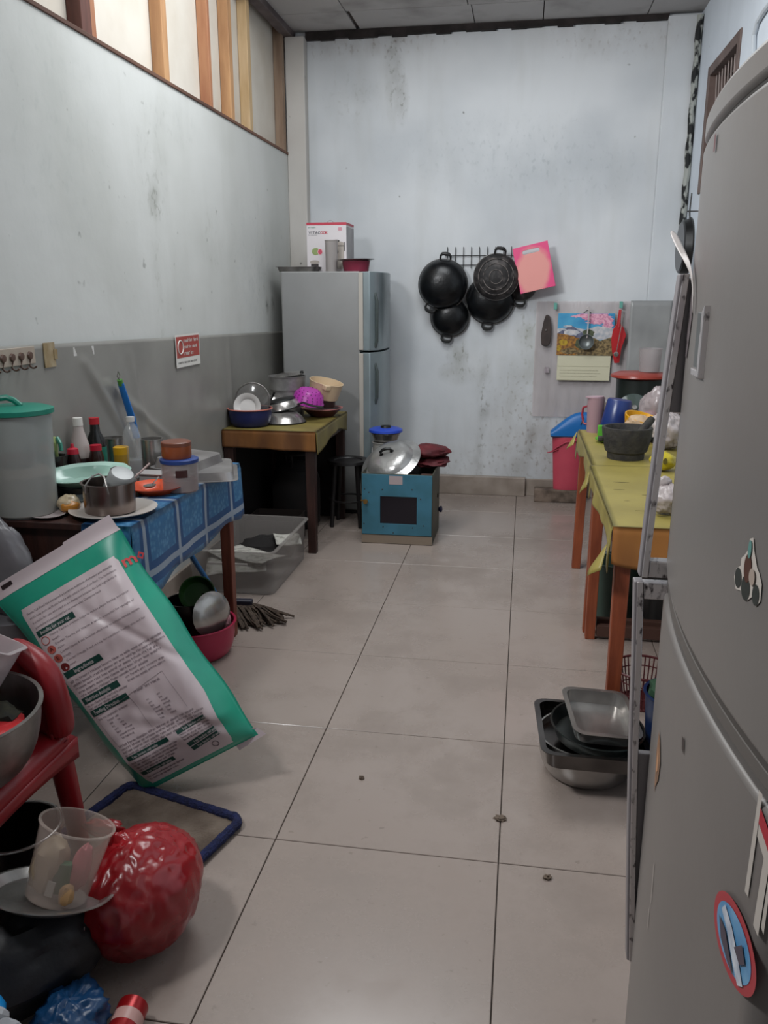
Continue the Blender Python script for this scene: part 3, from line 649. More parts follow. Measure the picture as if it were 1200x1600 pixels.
g = G(); g.grid(lambda u, v: (.70 + .275 * u, YB - .075 - .004 * noise.noise(Vector((u * 6, v * 5, 7))), 1.39 - .8 * v), 14, 20)
o = tag(mk('wall_sheet', g, gs_, ang=180), 'grey plastic strip covering the rear right corner pillar', 'wall sheet'); md = o.modifiers.new('s', 'SOLIDIFY'); md.thickness = .0015
YC = YB - .045
t = thing('calendar', (.415, YC, 1.07), 'wall calendar with a mountain and blossom picture above blank white leaves', 'calendar')
cm = plane_mx((0, 0, 0), (1, 0, 0), (0, 0, 1))
paper = M('calendar_paper', 'c9c5ac', .8)
g = G(); g.box(0, .002, -.115, .36, .004, .21); mk('date_leaves', g, paper, t, smooth=False)
g = G(); g.box(0, -.001, -.125, .352, .002, .0012); g.box(0, -.0005, -.222, .36, .004, .003)
for k in range(3): scribble(g, lambda x, y: Vector((x, -.0022, y)), -.16, -.155 - .02 * k, .32, .02, 1, .006, k)
mk('leaf_lines', g, M('leaf_line', 'a39f88', .8), t, smooth=False)
def layer(pts, m_, dz, name='printed_shape'):
    g = G(); n = len(pts); g.add([cm @ Vector((x, y, .003 + dz)) for x, y in pts], [tuple(range(n))]); return (g, m_)
R = random.Random(3)
sky = M('print_sky', '2f86b5', .5, col2='4b9fc6', scale=8); mtn = M('print_mountain', '4b4f68', .5, col2='6a6b80', scale=40)
snow = M('print_cloud', 'cfc9c8', .5, col2='9fa6b0', scale=30); blo = M('print_blossom', 'c27a98', .5, col2='e0aabd', scale=70, lo=.4, hi=.6)
fol = M('print_autumn', '6e4a24', .5, col2='a6742e', scale=55, lo=.4, hi=.62); fol2 = M('print_hill', '54452c', .5, col2='8f7a52', scale=60, lo=.4, hi=.6); fgr = M('print_dark_green', '3c4434', .5, col2='555c42', scale=60); yel = M('print_yellow', 'b89a26', .5, col2='8f6e1e', scale=60)
gall = G()
def poly(i, pts, dz): gall.i = i; n = len(pts); gall.add([cm @ Vector((x, y, .003 + dz)) for x, y in pts], [tuple(range(n))])
def blob(i, cx_, cy_, rx, ry, dz, n=18, jit=.25):
    pts = [(max(-.187, min(.187, cx_ + rx * math.cos(2 * PI * k / n) * R.uniform(1 - jit, 1 + jit))), max(-.045, min(.232, cy_ + ry * math.sin(2 * PI * k / n) * R.uniform(1 - jit, 1 + jit)))) for k in range(n)]
    poly(i, pts, dz)
poly(0, [(-.19, -.05), (.19, -.05), (.19, .235), (-.19, .235)], 0)
poly(2, [(-.19, .05), (.19, .06), (.19, .13), (.08, .15), (0, .125), (-.1, .145), (-.19, .13)], .0003)
poly(1, [(-.19, .10), (-.15, .125), (-.10, .155), (-.06, .13), (0, .09), (0, .05), (-.19, .05)], .0006)
blob(2, -.12, .148, .03, .006, .0007); blob(2, -.09, .105, .05, .02, .0008); blob(2, .13, .12, .06, .03, .0008); blob(2, -.15, .125, .02, .006, .0008)
poly(4, [(-.19, -.05), (-.19, .10), (-.12, .09), (-.08, .08), (-.02, .06), (.0, .0), (-.05, -.05)], .0010)
poly(5, [(-.06, -.05), (-.02, .03), (.06, .07), (.10, .05), (.19, .08), (.19, -.05)], .0012)
blob(6, .02, .10, .04, .03, .0013); blob(6, -.02, .03, .05, .03, .0014); blob(7, -.145, .035, .03, .022, .0016); blob(7, -.175, .0, .015, .02, .0016); blob(5, -.1, -.02, .06, .02, .0016); blob(2, .13, .09, .045, .018, .0015)
for (a, c, r1, r2) in ((.05, .222, .12, .016), (.12, .19, .065, .03), (.02, .20, .05, .014), (-.06, .215, .04, .008), (.15, .155, .04, .02), (.06, .175, .05, .012)): blob(3, a, c, r1, r2, .0017 + .0001 * a, 26, .35)
mk('printed_picture', gall, [sky, mtn, snow, blo, fol, fol2, fgr, yel], t, smooth=False)
g = G(); g.box(.0, .001, .093, .38, .003, .286); mk('picture_card', g, white_pl, t, smooth=False)
g = G(); g.tube([(-.02, -.002, .236), (.005, -.001, .255), (.03, -.002, .236)], .003, 6); mk('hanger', g, black_pl, t)
t = thing('ladle', (.425, YC - .035, 1.16), 'grey steel ladle hanging in front of the calendar picture', 'ladle')
g = G(); g.tube([(0, 0, -.02), (.002, 0, .08), (.003, .002, .17)] + arc(-.004, .178, .008, -10, 200, 6), .0042, 8); mk('handle', g, M('pale_handle', 'bdb5b4', .4), t)
g = G(); g.lathe([(0, 0), (.03, .006), (.045, .02), (.052, .04), (.049, .04), (.042, .022), (.028, .009), (0, .003)], 28, T(-.005, -.01, -.045, rx=PI / 2 + .0) @ T(0, 0, -.03)); mk('bowl', g, M('ladle_grey', '777c7c', .4, .6), t)
t = thing('spatula', (.638, YC - .02, 1.13), 'red plastic spatula hanging right of the calendar', 'spatula')
redp = M('red_plastic', 'b01c22', .4)
g = G(); g.prism([(-.01, -.075), (.012, -.16), (.045, -.155), (.052, -.06), (.078, .03), (.058, .08), (.036, .105), (.03, .2), (.018, .2), (.010, .105), (-.012, .07), (-.02, .0)], -.003, .003, cm @ T(-.03, 0, 0)); mk('blade', g, redp, t, smooth=False, bevel=.002)
g = G(); g.tube([(0, -.006, .20), (-.004, -.008, .08)], .006, 6, flat=.6); mk('handle', g, redp, t)
t = thing('whisk', (.645, YC - .055, 1.10), 'thin steel utensil hanging over the red spatula', 'utensil')
g = G(); g.tube([(.01, 0, .20), (-.02, 0, -.05)], .0028, 6); mk('handle', g, steel, t)
g = G(); g.lathe([(0, 0), (.012, .003), (.017, .012), (.0, .016)], 16, T(-.022, 0, -.065, rx=PI / 2)); mk('bowl', g, steel, t)
for k, (x, z) in enumerate(((.203, 1.352), (.64, 1.362))):
    g = G(); g.box(x, YB - .055, z, .022, .014, .045); tag(mk('wall_clip', g, M('teal_clip', '5f9e92', .5), smooth=False, bevel=.003), ('teal clip on the clear sheet left of the calendar', 'teal clip above the red spatula')[k], 'clip')
t = thing('scrub_brush', (.148, YB - .045, 1.19), 'long dark oval brush hanging left of the calendar', 'brush')
g = G(); g.prism([(-.028, -.10), (-.012, -.108), (.018, -.108), (.03, -.09), (.036, -.03), (.033, .04), (.02, .095), (.006, .105), (-.008, .10), (-.02, .06), (-.034, -.03)], -.008, .014, cm); mk('back', g, M('brush_dark', '2a201e', .6, col2='3b2e2a', scale=20), t, bevel=.004)
g = G(); g.lathe([(0, 0), (.008, 0), (.006, .004), (0, .005)], 12, cm @ T(0, .0, .014)); mk('stud', g, steel_dull, t)
g = G(); g.box(.165, YB - .035, .915, .032, .003, .04); tag(mk('sheet_label', g, M('label_grey', 'a89ea2', .5, col2='83797e', scale=40)), 'small square label stuck low on the clear sheet', 'label')

# pan on the right wall, edge on
t = thing('frying_pan', (XR - .075, 5.36, 1.70), 'dark frying pan hanging edge-on on the right wall above the refrigerator handle', 'frying pan')
t.rotation_euler = (0, -PI / 2, 0)
g = G(); g.lathe([(.138, .056), (.15, .05), (.160, .012), (.166, .008), (.164, .004), (.155, .008), (.145, .045), (.13, .05)], 44); mk('pan_wall', g, M('pan_black', '151516', .35), t)
g = G(); g.lathe([(0, .050), (.14, .050), (.14, .057), (0, .058)], 44); mk('pan_bottom', g, M('pan_grey', '5d5f62', .4, .3), t)
g = G(); g.tube([(.155, 0, .012), (.20, .005, .016), (.30, .01, .012)], [.008, .008, .006], 8, flat=.6); mk('handle', g, black_pl, t)
g = G(); g.tube([(.20, .01, .03), (.20, .01, -.074)], .004, 6); mk('wall_nail', g, steel_dull, t)

# ================================================================== blue oven box and things on it
BX = (-.905, -.485, 4.665, 5.06, .425)
t = thing('box_oven', ((BX[0] + BX[1]) / 2, (BX[2] + BX[3]) / 2, 0), 'blue painted metal stovetop oven box with a dark window standing in the aisle', 'oven')
w, d, h = BX[1] - BX[0], BX[3] - BX[2], BX[4]
sidem = M('oven_side', '5c5d50', .55, .3, col2='3f4238', scale=6, bump=.1); blue = M('oven_blue', '3b7288', .5, col2='346779', scale=7, lo=.4, hi=.6, bump=.06); edge_dk = M('oven_edge', '3a342e', .6, .4)
g = G(); g.box(-w / 2 + .003, 0, h / 2, .006, d, h); g.box(w / 2 - .003, 0, h / 2, .006, d, h); g.box(0, d / 2 - .003, h / 2, w - .012, .006, h); g.box(0, 0, .30, w - .012, d - .01, .006); g.box(0, -d / 2 + .003, .03, w - .002, .006, .055)
g.box(0, -d / 2 + .003, h - .008, w - .012, .006, .012)
mk('body', g, sidem, t, smooth=False, bevel=.001)
g = G(); g.box(0, -d / 2 - .001, .028, w, .004, .05); mk('bottom_strip', g, M('oven_strip', '8d7f70', .5, .3), t, smooth=False)
g = G(); wn = [(-.098, .125), (.118, .125), (.118, .29), (-.098, .29)]
plate_with_hole(g, [(-w / 2 + .004, .058), (w / 2 - .004, .058), (w / 2 - .004, h - .006), (-w / 2 + .004, h - .006)], wn, 0, .006, plane_mx((0, -d / 2, 0), (1, 0, 0), (0, 0, 1))); door = mk('door', g, blue, t, smooth=False, bevel=.001)
g = G(); g.box(.01, -d / 2 + .004, .207, .22, .004, .168); mk('window_pane', g, M('oven_glass', '17121c', .2), door, smooth=False)
for (x, z) in ((-.19, .33), (-.085, .33), (.09, .335), (-.165, .31), (.14, .28), (.16, .12), (.095, .105), (-.08, .105), (-.02, .05 + .02), (-.195, .12)):
    g = G(); g.lathe([(0, 0), (.004, 0), (.003, .002), (0, .003)], 10, plane_mx((x, -d / 2 - .006, z), (1, 0, 0), (0, 0, 1))); mk('rivet', g, edge_dk, door)
g = G(); g.box(-.005, -d / 2 - .0075, .388, .078, .001, .05); mk('paper_label', g, M('label_pink', 'a8999a', .7), door, smooth=False)
g = G(); g.lathe([(0, 0), (.008, 0), (.006, .012), (.015, .016), (.013, .026), (0, .028)], 14, plane_mx((-.182, -d / 2 - .006, .258), (1, 0, 0), (0, 0, 1))); g.box(-.195, -d / 2 - .012, .262, .035, .003, .008); mk('latch', g, M('brass', '8a6a3a', .4, .7), door)
g = G(); g.box(w / 2 + .003, .08, .24, .006, .03, .02); mk('catch', g, edge_dk, t, smooth=False)
g = G(); g.lathe([(0, 0), (.01, 0), (.02, .01), (.02, .02), (0, .026)], 14, T(w / 2, .17, .13, ry=PI / 2)); mk('knob', g, M('knob_blue', '20244f', .4), t)
t = thing('pot_lid', (-.755, 4.83, .462), 'large domed aluminium pot lid with black handle lying tilted on the blue oven', 'pot lid')
t.rotation_euler = (math.radians(30), math.radians(-20), 0); t.scale = (1.1, 1.1, 1.1)
g = G(); g.lathe([(.168, 0), (.172, .002), (.150, .012), (.135, .018), (.118, .045), (.085, .06), (.04, .066), (0, .067), (0, .064), (.04, .063), (.083, .057), (.115, .043), (.132, .016), (.15, .009), (.168, 0)], 48, T(0, 0, 0), wob=.0); 
mk('dome', g, M('beaten_alu', 'c0bfbd', .3, .7, col2='a2a1a0', scale=9, bump=.22, bscale=45), t)
g = G(); g.tube([(-.03, 0, .062), (-.028, 0, .085), (-.012, 0, .094), (.012, 0, .094), (.028, 0, .085), (.03, 0, .062)], [.006, .008, .009, .009, .008, .006], 8); g.lathe([(0, .064), (.012, .064), (.012, .068), (0, .068)], 12, T(-.03)); g.lathe([(0, .064), (.012, .064), (.012, .068), (0, .068)], 12, T(.03)); mk('handle', g, black_pl, t)
g = G(); g.box(-.535, 4.76, .353, .07, .09, .098); tag(mk('wood_block', g, M('block_wood', '5f3f33', .8, col2='47302a', scale=12), smooth=False, bevel=.004), 'small brown wooden block standing on the blue oven top', 'wood block')
def lump(g, c, r, seed=1, amp=.25, n=20, m=14, freq=2.2, mx=None, flatbase=True, folds=0):
    def fn(u, v):
        a = 2 * PI * u; p = PI * v; d_ = Vector((math.cos(a) * math.sin(p), math.sin(a) * math.sin(p), math.cos(p)))
        q = 1 + amp * noise.noise(d_ * freq + Vector((seed, seed * 2, 0))) + amp * .4 * noise.noise(d_ * freq * 3 + Vector((seed, 0, 5)))
        if folds: q -= folds * abs(noise.noise(Vector((d_.x * 6, d_.y * 6, d_.z * 1.5 + seed))))
        z = c[2] + r[2] * d_.z * q
        if flatbase: z = max(z, c[2] - r[2] * .93)
        return (c[0] + r[0] * d_.x * q, c[1] + r[1] * d_.y * q, z)
    return g.grid(fn, n, m, mx, closeu=True)
t = thing('cloth_bundle', (-.545, 4.97, .44), 'folded dark red cloth bundle on the rear of the blue oven', 'cloth bundle')
rc = M('red_cloth', '651a22', .7, col2='47131a', scale=10, bump=.2)
g = G(); lump(g, (0, 0, .07), (.125, .12, .038), 3, .2, 28, 16, 2.5); mk('upper_fold', g, rc, t)
g = G(); lump(g, (.02, -.02, .02), (.11, .10, .028), 6, .25, 28, 16, 2.5, mx=T(rz=.2, rx=.15)); mk('lower_fold', g, rc, t)
g = G(); g.box(-.72, 4.90, .355, .26, .22, .10); tag(mk('black_pan', g, M('soot_box', '17120f', .8), smooth=False, bevel=.02), 'black sooty baking pan lying on the oven under the aluminium lid', 'baking pan')

# white bucket behind with bowl and blue lid
t = thing('bucket', (-.845, 5.185, 0), 'tall white plastic bucket with wire handle standing beside the rear refrigerator', 'bucket')
g = G(); g.lathe(vessel(.070, .082, .518, .003, .006), 36); mk('bucket_body', g, M('bucket_white', 'b8b6b2', .45, col2='99968f', scale=5), t)
g = G(); g.tube([(-.087, -.0, .48), (-.08, -.05, .44), (-.05, -.080, .38), (.0, -.092, .36), (.05, -.08, .38), (.08, -.04, .45), (.087, 0, .48)], .003, 6); mk('wire_handle', g, M('handle_white', 'b5b2b0', .5), t)
t = thing('steel_bowl', (-.845, 5.185, .523), 'steel bowl with a bright blue lid stacked on the white bucket', 'bowl')
g = G(); g.lathe(vessel(.070, .094, .055, .002, .003), 36); mk('bowl', g, steel, t)
g = G(); g.lathe([(.0, .062), (.10, .060), (.108, .064), (.106, .078), (.09, .086), (.04, .089), (0, .089)], 36); lid = mk('lid', g, M('lid_blue', '2546b4', .35), t)
g = G(); g.lathe([(0, .089), (.034, .089), (.03, .101), (0, .103)], 20); mk('lid_knob', g, black_pl, lid)
# black stool under the rear table edge
t = thing('stool', (-1.065, 5.06, 0), 'black round plastic stool standing in the dark beside the rear table', 'stool')
blk = M('stool_black', '141112', .45)
g = G(); g.lathe([(0, .415), (.085, .415), (.09, .421), (.115, .427), (.13, .423), (.134, .405), (.127, .405), (.10, .407), (0, .407)], 36); mk('seat', g, blk, t)
for a in (45, 135, 225, 315):
    c, s_ = math.cos(math.radians(a)), math.sin(math.radians(a))
    g = G(); g.tube([(.098 * c, .098 * s_, .41), (.13 * c, .13 * s_, 0)], [.016, .013], 8); mk('leg', g, blk, t)
g = G(); g.tube([((.12) * math.cos(2 * PI * k / 24), .12 * math.sin(2 * PI * k / 24), .17) for k in range(24)], .006, 6, closed=True); mk('foot_ring', g, blk, t)

# ================================================================== large refrigerator at the right
def dx_(y): return .235 - .026 * max(0, 1 - ((y - .985) / .315) ** 2)
bfm = M('big_fridge_grey', '7d7874', .36, .15, col2='716c69', scale=2.2, lo=.3, hi=.7, bump=.015, bscale=50)
t = thing('refrigerator', (.58, .985, 0), 'large grey two-door refrigerator with chrome-edged handles in the right foreground', 'refrigerator')
DY0, DY1 = .67, 1.30
g = G(); g.box(.01, 0, .85, .56, .60, 1.58); mk('body', g, bfm, t, smooth=False, bevel=.01)
g = G(); g.box(.01, 0, .03, .54, .56, .06); mk('base', g, black_pl, t, smooth=False)
def door_geo(z0, z1, grow=0):
    ys = [DY1 - .0 + (DY0 - DY1) * k / 40 for k in range(41)]
    out = [(.30, DY1 - .002), (.250, DY1 - .001), (.2385, DY1 - .004)] + [(dx_(y) - grow, y) for y in ys[1:-1]] + [(.25, DY0 + .001), (.30, DY0)]
    g = G(); g.prism([(a - .58, b_ - .985) for a, b_ in out], z0, z1); return g
ud = mk('door', door_geo(1.022, 1.622), bfm, t, bevel=.006, ang=50, seg=3)
ld = mk('door', door_geo(.07, .985), bfm, t, bevel=.006, ang=50, seg=3)
mk('top_cap', door_geo(1.628, 1.662), bfm, t, bevel=.006, ang=50)
mk('seam_strip', door_geo(.996, 1.012, -.004), M('seam_grey', '5d5854', .5), t, bevel=.001, ang=50)
mk('gasket', door_geo(.985, 1.022, -.013), M('gasket_dark', '2c2927', .7), t, ang=50)
mk('gasket', door_geo(1.618, 1.63, -.006), M('gasket_dark', ''), t, ang=50)
hm = M('handle_grey', '8d888a', .4, .25); spk = M('worn_chrome', 'dcd6d6', .28, .75, col2='4a4245', scale=90, lo=.56, hi=.68, stretch=(1, 1, .5))
def handle(parent, zs, x_out, x_in_door, win, ybar=1.278):
    """grip plate standing off the door edge: outer bar, end bracket, solid web, open window between"""
    g = G(); th_ = .024
    zo = [zs[0] + (zs[1] - zs[0]) * k / 16 for k in range(17)]
    g.prism([(x_out(z), z) for z in zo] + [(x_out(z) + .014, z) for z in zo[::-1]], -th_ / 2, th_ / 2, plane_mx((-.58, ybar - .985, 0), (1, 0, 0), (0, 0, 1)))
    mk('handle_bar', g, hm, parent, smooth=False, bevel=.002)
    g = G(); g.prism([(x_out(z) + .004, z) for z in zo] + [(x_out(z) + .013, z) for z in zo[::-1]], th_ / 2, th_ / 2 + .0025, plane_mx((-.58, ybar - .985, 0), (1, 0, 0), (0, 0, 1)))
    mk('chrome_edge', g, spk, parent, smooth=False, bevel=.001, label='worn speckled chrome edge')
    for z0, z1, m_, nm in win:
        g = G(); zz = [z0 + (z1 - z0) * k / 8 for k in range(9)]
        g.prism([(x_out(z) + .0135, z) for z in zz] + [(x_in_door, z) for z in zz[::-1]], -th_ / 2 + .002, th_ / 2 - (.008 if nm == 'web' else -.001), plane_mx((-.58, ybar - .985, 0), (1, 0, 0), (0, 0, 1)))
        mk(nm, g, m_, parent, smooth=False, bevel=.002)
up = lambda z: .190 + .022 * max(0, (z - 1.0) / .46) ** 1.3
lo_ = lambda z: .184 + (.008 * min(1, (1.0 - z) / .15) if z > .85 else .008) + max(0, (.85 - z) / .55) ** 1.2 * .030
handle(ud, (1.008, 1.458), up, .255, [(1.008, 1.034, spk, 'end_bracket'), (1.262, 1.452, hm, 'web')])
handle(ld, (.30, 1.000), lo_, .255, [(.972, .998, spk, 'end_bracket'), (.30, .70, hm, 'web')])
# small chrome framed grip on the upper door
g = G(); gp = plane_mx((dx_(1.062) - .58, 1.062 - .985, 1.376), (0, -1, 0), (0, 0, 1))
g.box(-.004, 0, .001, .050, .066, .004, gp); mk('grip_plate', g, M('grip_grey', '6b6d6c', .3, .5), ud, smooth=False, bevel=.001)
g = G()
g.prism([(.018, -.034), (.030, -.042), (.030, .042), (.018, .034)], -.001, .008, gp); g.prism([(-.030, -.034), (.018, -.034), (.030, -.042), (-.024, -.042)], -.001, .006, gp)
mk('grip_frame', g, M('worn_chrome', ''), ud, smooth=False, bevel=.001)
def on_door(y, z, off=.001): return Vector((dx_(y) - off - .58, y - .985, z))
def dprint(name, shapes, mats, off=.0012, parent=None):
    g = G()
    for i, pts in shapes: g.i = i; g.add([on_door(y, z, off + .0004 * i) for y, z in pts], [tuple(range(len(pts)))])
    return mk(name, g, mats, parent or t, smooth=False)
def own(o, label, cat): o.parent = None; o.location = (.58, .985, 0); return tag(o, label, cat)
def ell(cy_, cz_, ry, rz, n=28): return [(cy_ + ry * math.cos(2 * PI * k / n), cz_ + rz * math.sin(2 * PI * k / n)) for k in range(n)]
own(dprint('brand_plate', [(0, [(1.106, 1.592), (1.094, 1.592), (1.094, 1.611), (1.106, 1.611)])], [M('plate_maroon', '5a2426', .4)], .002), 'tiny dark red plate high on the upper door of the large refrigerator', 'plate')
stw = M('sticker_white', 'b4aca4', .5)
zs_ = 1.172
out = [(.775, 1.158), (.765, 1.152), (.757, 1.160), (.758, 1.176), (.766, 1.184), (.772, 1.187), (.783, 1.2), (.7885, 1.211), (.796, 1.208), (.798, 1.196), (.806, 1.188), (.812, 1.184), (.812, 1.176), (.822, 1.170), (.826, 1.160), (.818, 1.150), (.805, 1.153), (.798, 1.150), (.786, 1.150)]
own(dprint('sticker', [(0, out), (1, ell(.814, 1.163, .009, .010)), (1, ell(.793, 1.160, .011, .012)), (1, ell(.768, 1.162, .008, .010)), (0, ell(.768, 1.163, .005, .006)), (2, ell(.792, 1.180, .009, .014)), (3, ell(.791, 1.199, .004, .009)), (4, ell(.778, 1.176, .007, .008)), (0, ell(.812, 1.165, .003, .004))],
    [stw, M('st_dark', '2c2f2c', .5), M('st_brown', '4a2c22', .5), M('st_teal', '55807a', .5), M('st_pale', '9a8b80', .5)]), 'white-edged cutout sticker with dark figures on the upper door of the large refrigerator', 'sticker')
own(dprint('sticker_residue', [(0, [(1.115, .83), (1.095, .822), (1.075, .80), (1.082, .77), (1.10, .752), (1.108, .735), (1.116, .765), (1.125, .79)]), (1, [(1.11, .815), (1.095, .805), (1.092, .78), (1.104, .77)])],
    [M('residue', '9a7458', .7, col2='5b4638', scale=60), M('residue_o', 'b98a66', .7)]), 'torn orange brown sticker remnant on the lower door near the handle', 'sticker')
own(dprint('flag_sticker', [(0, [(.713, .995), (.706, .995), (.708, .885), (.716, .885)]), (1, [(.7055, .982), (.690, .974), (.672, .962), (.672, .946), (.69, .958), (.7055, .966)]), (0, [(.7055, .966), (.69, .958), (.672, .946), (.673, .930), (.69, .942), (.7055, .952)])],
    [stw, M('flag_red', 'a52a36', .5)]), 'red and white flag sticker on a pole low on the large refrigerator', 'flag sticker')
own(dprint('strip_sticker', [(0, [(.689, .945), (.678, .950), (.681, .865), (.692, .868)]), (0, [(.676, .955), (.672, .957), (.672, .875), (.678, .878)])], [stw]), 'pale strip sticker at the right edge beside the flag sticker', 'sticker')
mg = own(dprint('round_magnet', [(0, ell(.722, .822, .052, .040, 40)), (1, ell(.722, .822, .042, .031, 40))], [M('magnet_red', 'a8343c', .4), M('magnet_sky', '4f88b4', .4, col2='6ea0c4', scale=30)], .003), 'round red-rimmed magnet with a blue and white picture low on the large refrigerator', 'magnet')
o = dprint('printed_picture', [(0, [(.752, .835), (.735, .825), (.715, .805), (.700, .792), (.690, .800), (.705, .818), (.725, .836), (.745, .845)]), (1, [(.755, .825), (.745, .806), (.725, .796), (.71, .793), (.722, .806), (.738, .822)]), (1, [(.70, .838), (.69, .825), (.70, .815), (.715, .822)])],
    [M('mag_white', 'cfd3da', .4, col2='9fa9b8', scale=50), M('mag_dark', '463f4c', .4)], .0045, mg); 
own(dprint('scratch_marks', [(0, [(1.05, .66), (1.047, .66), (1.042, .60), (1.045, .60)]), (0, [(1.055, .58), (1.052, .585), (1.05, .555), (1.052, .55)]), (1, [(.95, .915), (.94, .915), (.935, .898), (.945, .90)]), (1, [(.83, .605), (.82, .602), (.80, .57), (.805, .568)])], [stw, M('scr_dark', '3a3230', .6)]), 'short pale scratches and dark chips on the lower refrigerator door', 'scratches')
# loose strip of tape curling off the upper door edge
tp = [(.222, 1.43, 1.527), (.219, 1.36, 1.508), (.216, 1.28, 1.486), (.2145, 1.21, 1.466), (.2125, 1.165, 1.44), (.2120, 1.150, 1.405)]
def strip(pts, wid, ax):
    g = G(); P = [Vector(p) for p in pts]; vs = []
    n = len(P)
    for p in P: vs += [p - Vector(ax) * wid / 2, p + Vector(ax) * wid / 2]
    g.add(vs, [(2 * k, 2 * k + 1, 2 * k + 3, 2 * k + 2) for k in range(n - 1)]); return g
g = G(); PP = [Vector(p) for p in tp]; vs = []
for k, p in enumerate(PP):
    tt = (PP[min(k + 1, 5)] - PP[max(k - 1, 0)]).normalized(); nrm = Vector((-1, .2, 0)).normalized() if k > 2 else Vector((0, -1, .2)).normalized(); a = tt.cross(nrm).normalized() * (.0052 if k < 4 else .004)
    vs += [p - a, p + a]
g.add(vs, [(2 * k, 2 * k + 1, 2 * k + 3, 2 * k + 2) for k in range(5)])
o = tag(mk('tape_strip', g, M('tape_white', 'b9b2ae', .5)), 'peeling strip of whitish tape curling off the refrigerator door near the top handle', 'tape'); md = o.modifiers.new('sub', 'SUBSURF'); md.levels = 2; md.render_levels = 2; md = o.modifiers.new('s', 'SOLIDIFY'); md.thickness = .0008
o = own(dprint('tape_residue', [(0, [(1.235, 1.43), (1.20, 1.428), (1.185, 1.40), (1.20, 1.37), (1.215, 1.345), (1.25, 1.345), (1.255, 1.38), (1.245, 1.40)]), (1, [(1.25, 1.37), (1.235, 1.365), (1.25, 1.35)]), (1, [(1.24, 1.42), (1.23, 1.40), (1.238, 1.385)])], [M('residue_grey', '5f5557', .6, col2='494042', scale=40), M('residue_dk', '2a2324', .7)]), 'grey torn tape residue beside the small chrome grip', 'tape')

# ================================================================== big pet food sack
BL = Vector((-1.054, 2.024, .004)); BR = Vector((-.727, 2.13, .169)); TR = Vector((-1.174, 2.20, .791)); TLc = Vector((-1.527, 2.10, .578))
nrm = (BR - BL).cross(TLc - BL).normalized()
def sack(a, b, side=1, off=0.):
    """a across (0 left..1 right), b down (0 top..1 bottom)"""
    p = TLc.lerp(TR, a).lerp(BL.lerp(BR, a), b)
    ea = max(0, min(1, min(a, 1 - a) * 5)); eb = min(1, max(0, (b - .03)) * 3.2) * min(1, max(0, 1 - b) * 7)
    th_ = (math.sin(ea * PI / 2) ** .8) * (eb ** .6) * (.060 + .034 * math.sin(b * PI * .8))
    w_ = .005 * noise.noise(Vector((a * 5, b * 9, 2))) + .004 * noise.noise(Vector((a * 14 + b * 9, b * 13, 4)))
    for (ca, cb, sl, dep, wd) in ((.25, .74, -.35, .010, .035), (.55, .80, .3, .008, .03), (.85, .55, .9, .010, .03), (.3, .49, -.2, .006, .03), (.78, .86, .5, .007, .03)):
        dd = (b - cb) - sl * (a - ca); w_ -= dep * math.exp(-(dd / wd) ** 2) * math.exp(-((a - ca) / .35) ** 2)
    wv = .004 * math.sin(b * 17 + 1) * (abs(a - .5) * 2) ** 6 * (b > .04)
    s_ = 1 if a > .5 else -1
    return p + (BR - BL).normalized() * wv * s_ + nrm * side * (th_ + (w_ * ea * eb if side > 0 else 0)) + nrm * off
teal = M('sack_teal', '1f9d80', .32, col2='1b8f78', scale=6, spec=.6)
t = thing('pet_food_sack', (0, 0, 0), 'tall teal and white cat food sack with printed text leaning in the left foreground', 'sack')
g = G(); NA, NB = 56, 90
g.grid(lambda u, v: sack(u, v), NA, NB); g.grid(lambda u, v: sack(u, v, -1), NA, NB)
o = mk('sack_body', g, teal, t, ang=180); o.modifiers.new('w', 'WELD').merge_threshold = .0004
WA = M('sack_white', 'cdbfc2', .38, spec=.55)
def sprint(name, a0, a1, b0, b1, m_, off, na=24, nb=4, parent=t):
    g = G(); g.grid(lambda u, v: sack(a0 + (a1 - a0) * u, b0 + (b1 - b0) * v, 1, off), na, nb); return mk(name, g, m_, parent, ang=180)
g = G(); g.grid(lambda u, v: sack(u, -.012 + .062 * v, 1, .0012), 56, 4); g.grid(lambda u, v: sack(u, -.012 + .062 * v, -1, -.0012), 56, 4)
g.add([sack(.62, -.02, 1, .0), sack(1, -.02, 1, 0), sack(1, .0, 1, 0), sack(.60, .0, 1, 0)], [(0, 1, 2, 3)]); mk('top_seam', g, WA, t, ang=180)
g = G(); g.add([sack(.99, .965), sack(.80, 1.0), sack(.80, 1.022), sack(1.06, 1.012), sack(1.03, .975)], [(0, 1, 2, 3, 4)]); mk('corner_flap', g, WA, t, smooth=False)
g = G()
nb_, na_ = 80, 50
def lab(u, v):
    b_ = .130 + .845 * v; a0, a1 = .115, .895 - .06 * max(0, (v - .72) / .28)
    if v < .02 or v > .985: a0 += .012; a1 -= .012
    return sack(a0 + (a1 - a0) * u, b_, 1, .0014)
g.grid(lab, na_, nb_); lb_ = mk('printed_label', g, WA, t, ang=180)
hd = M('header_green', '0f4038', .45); ink = M('ink', '6f5f66', .7); ink2 = M('ink_dark', '4c3f46', .7); wht = M('ink_white', 'b8b4b4', .6)
def sfn(off): return lambda x, y: sack(x / .40, y / .76, 1, off)
def stext(body, a, b, size, m_, off=.0026, bold=0, name='lettering', wmax=None):
    v, f = text_geo(body, size, 1, 'LEFT', bold)
    k = 1
    if wmax:
        W_ = max(p[0] for p in v) if v else 1; k = wmax * .40 / W_
    g = G(); fn = sfn(off); g.add([fn(a * .40 + p[0] * k, b * .76 - p[1]) for p in v], f); return mk(name, g, m_, t, smooth=False)
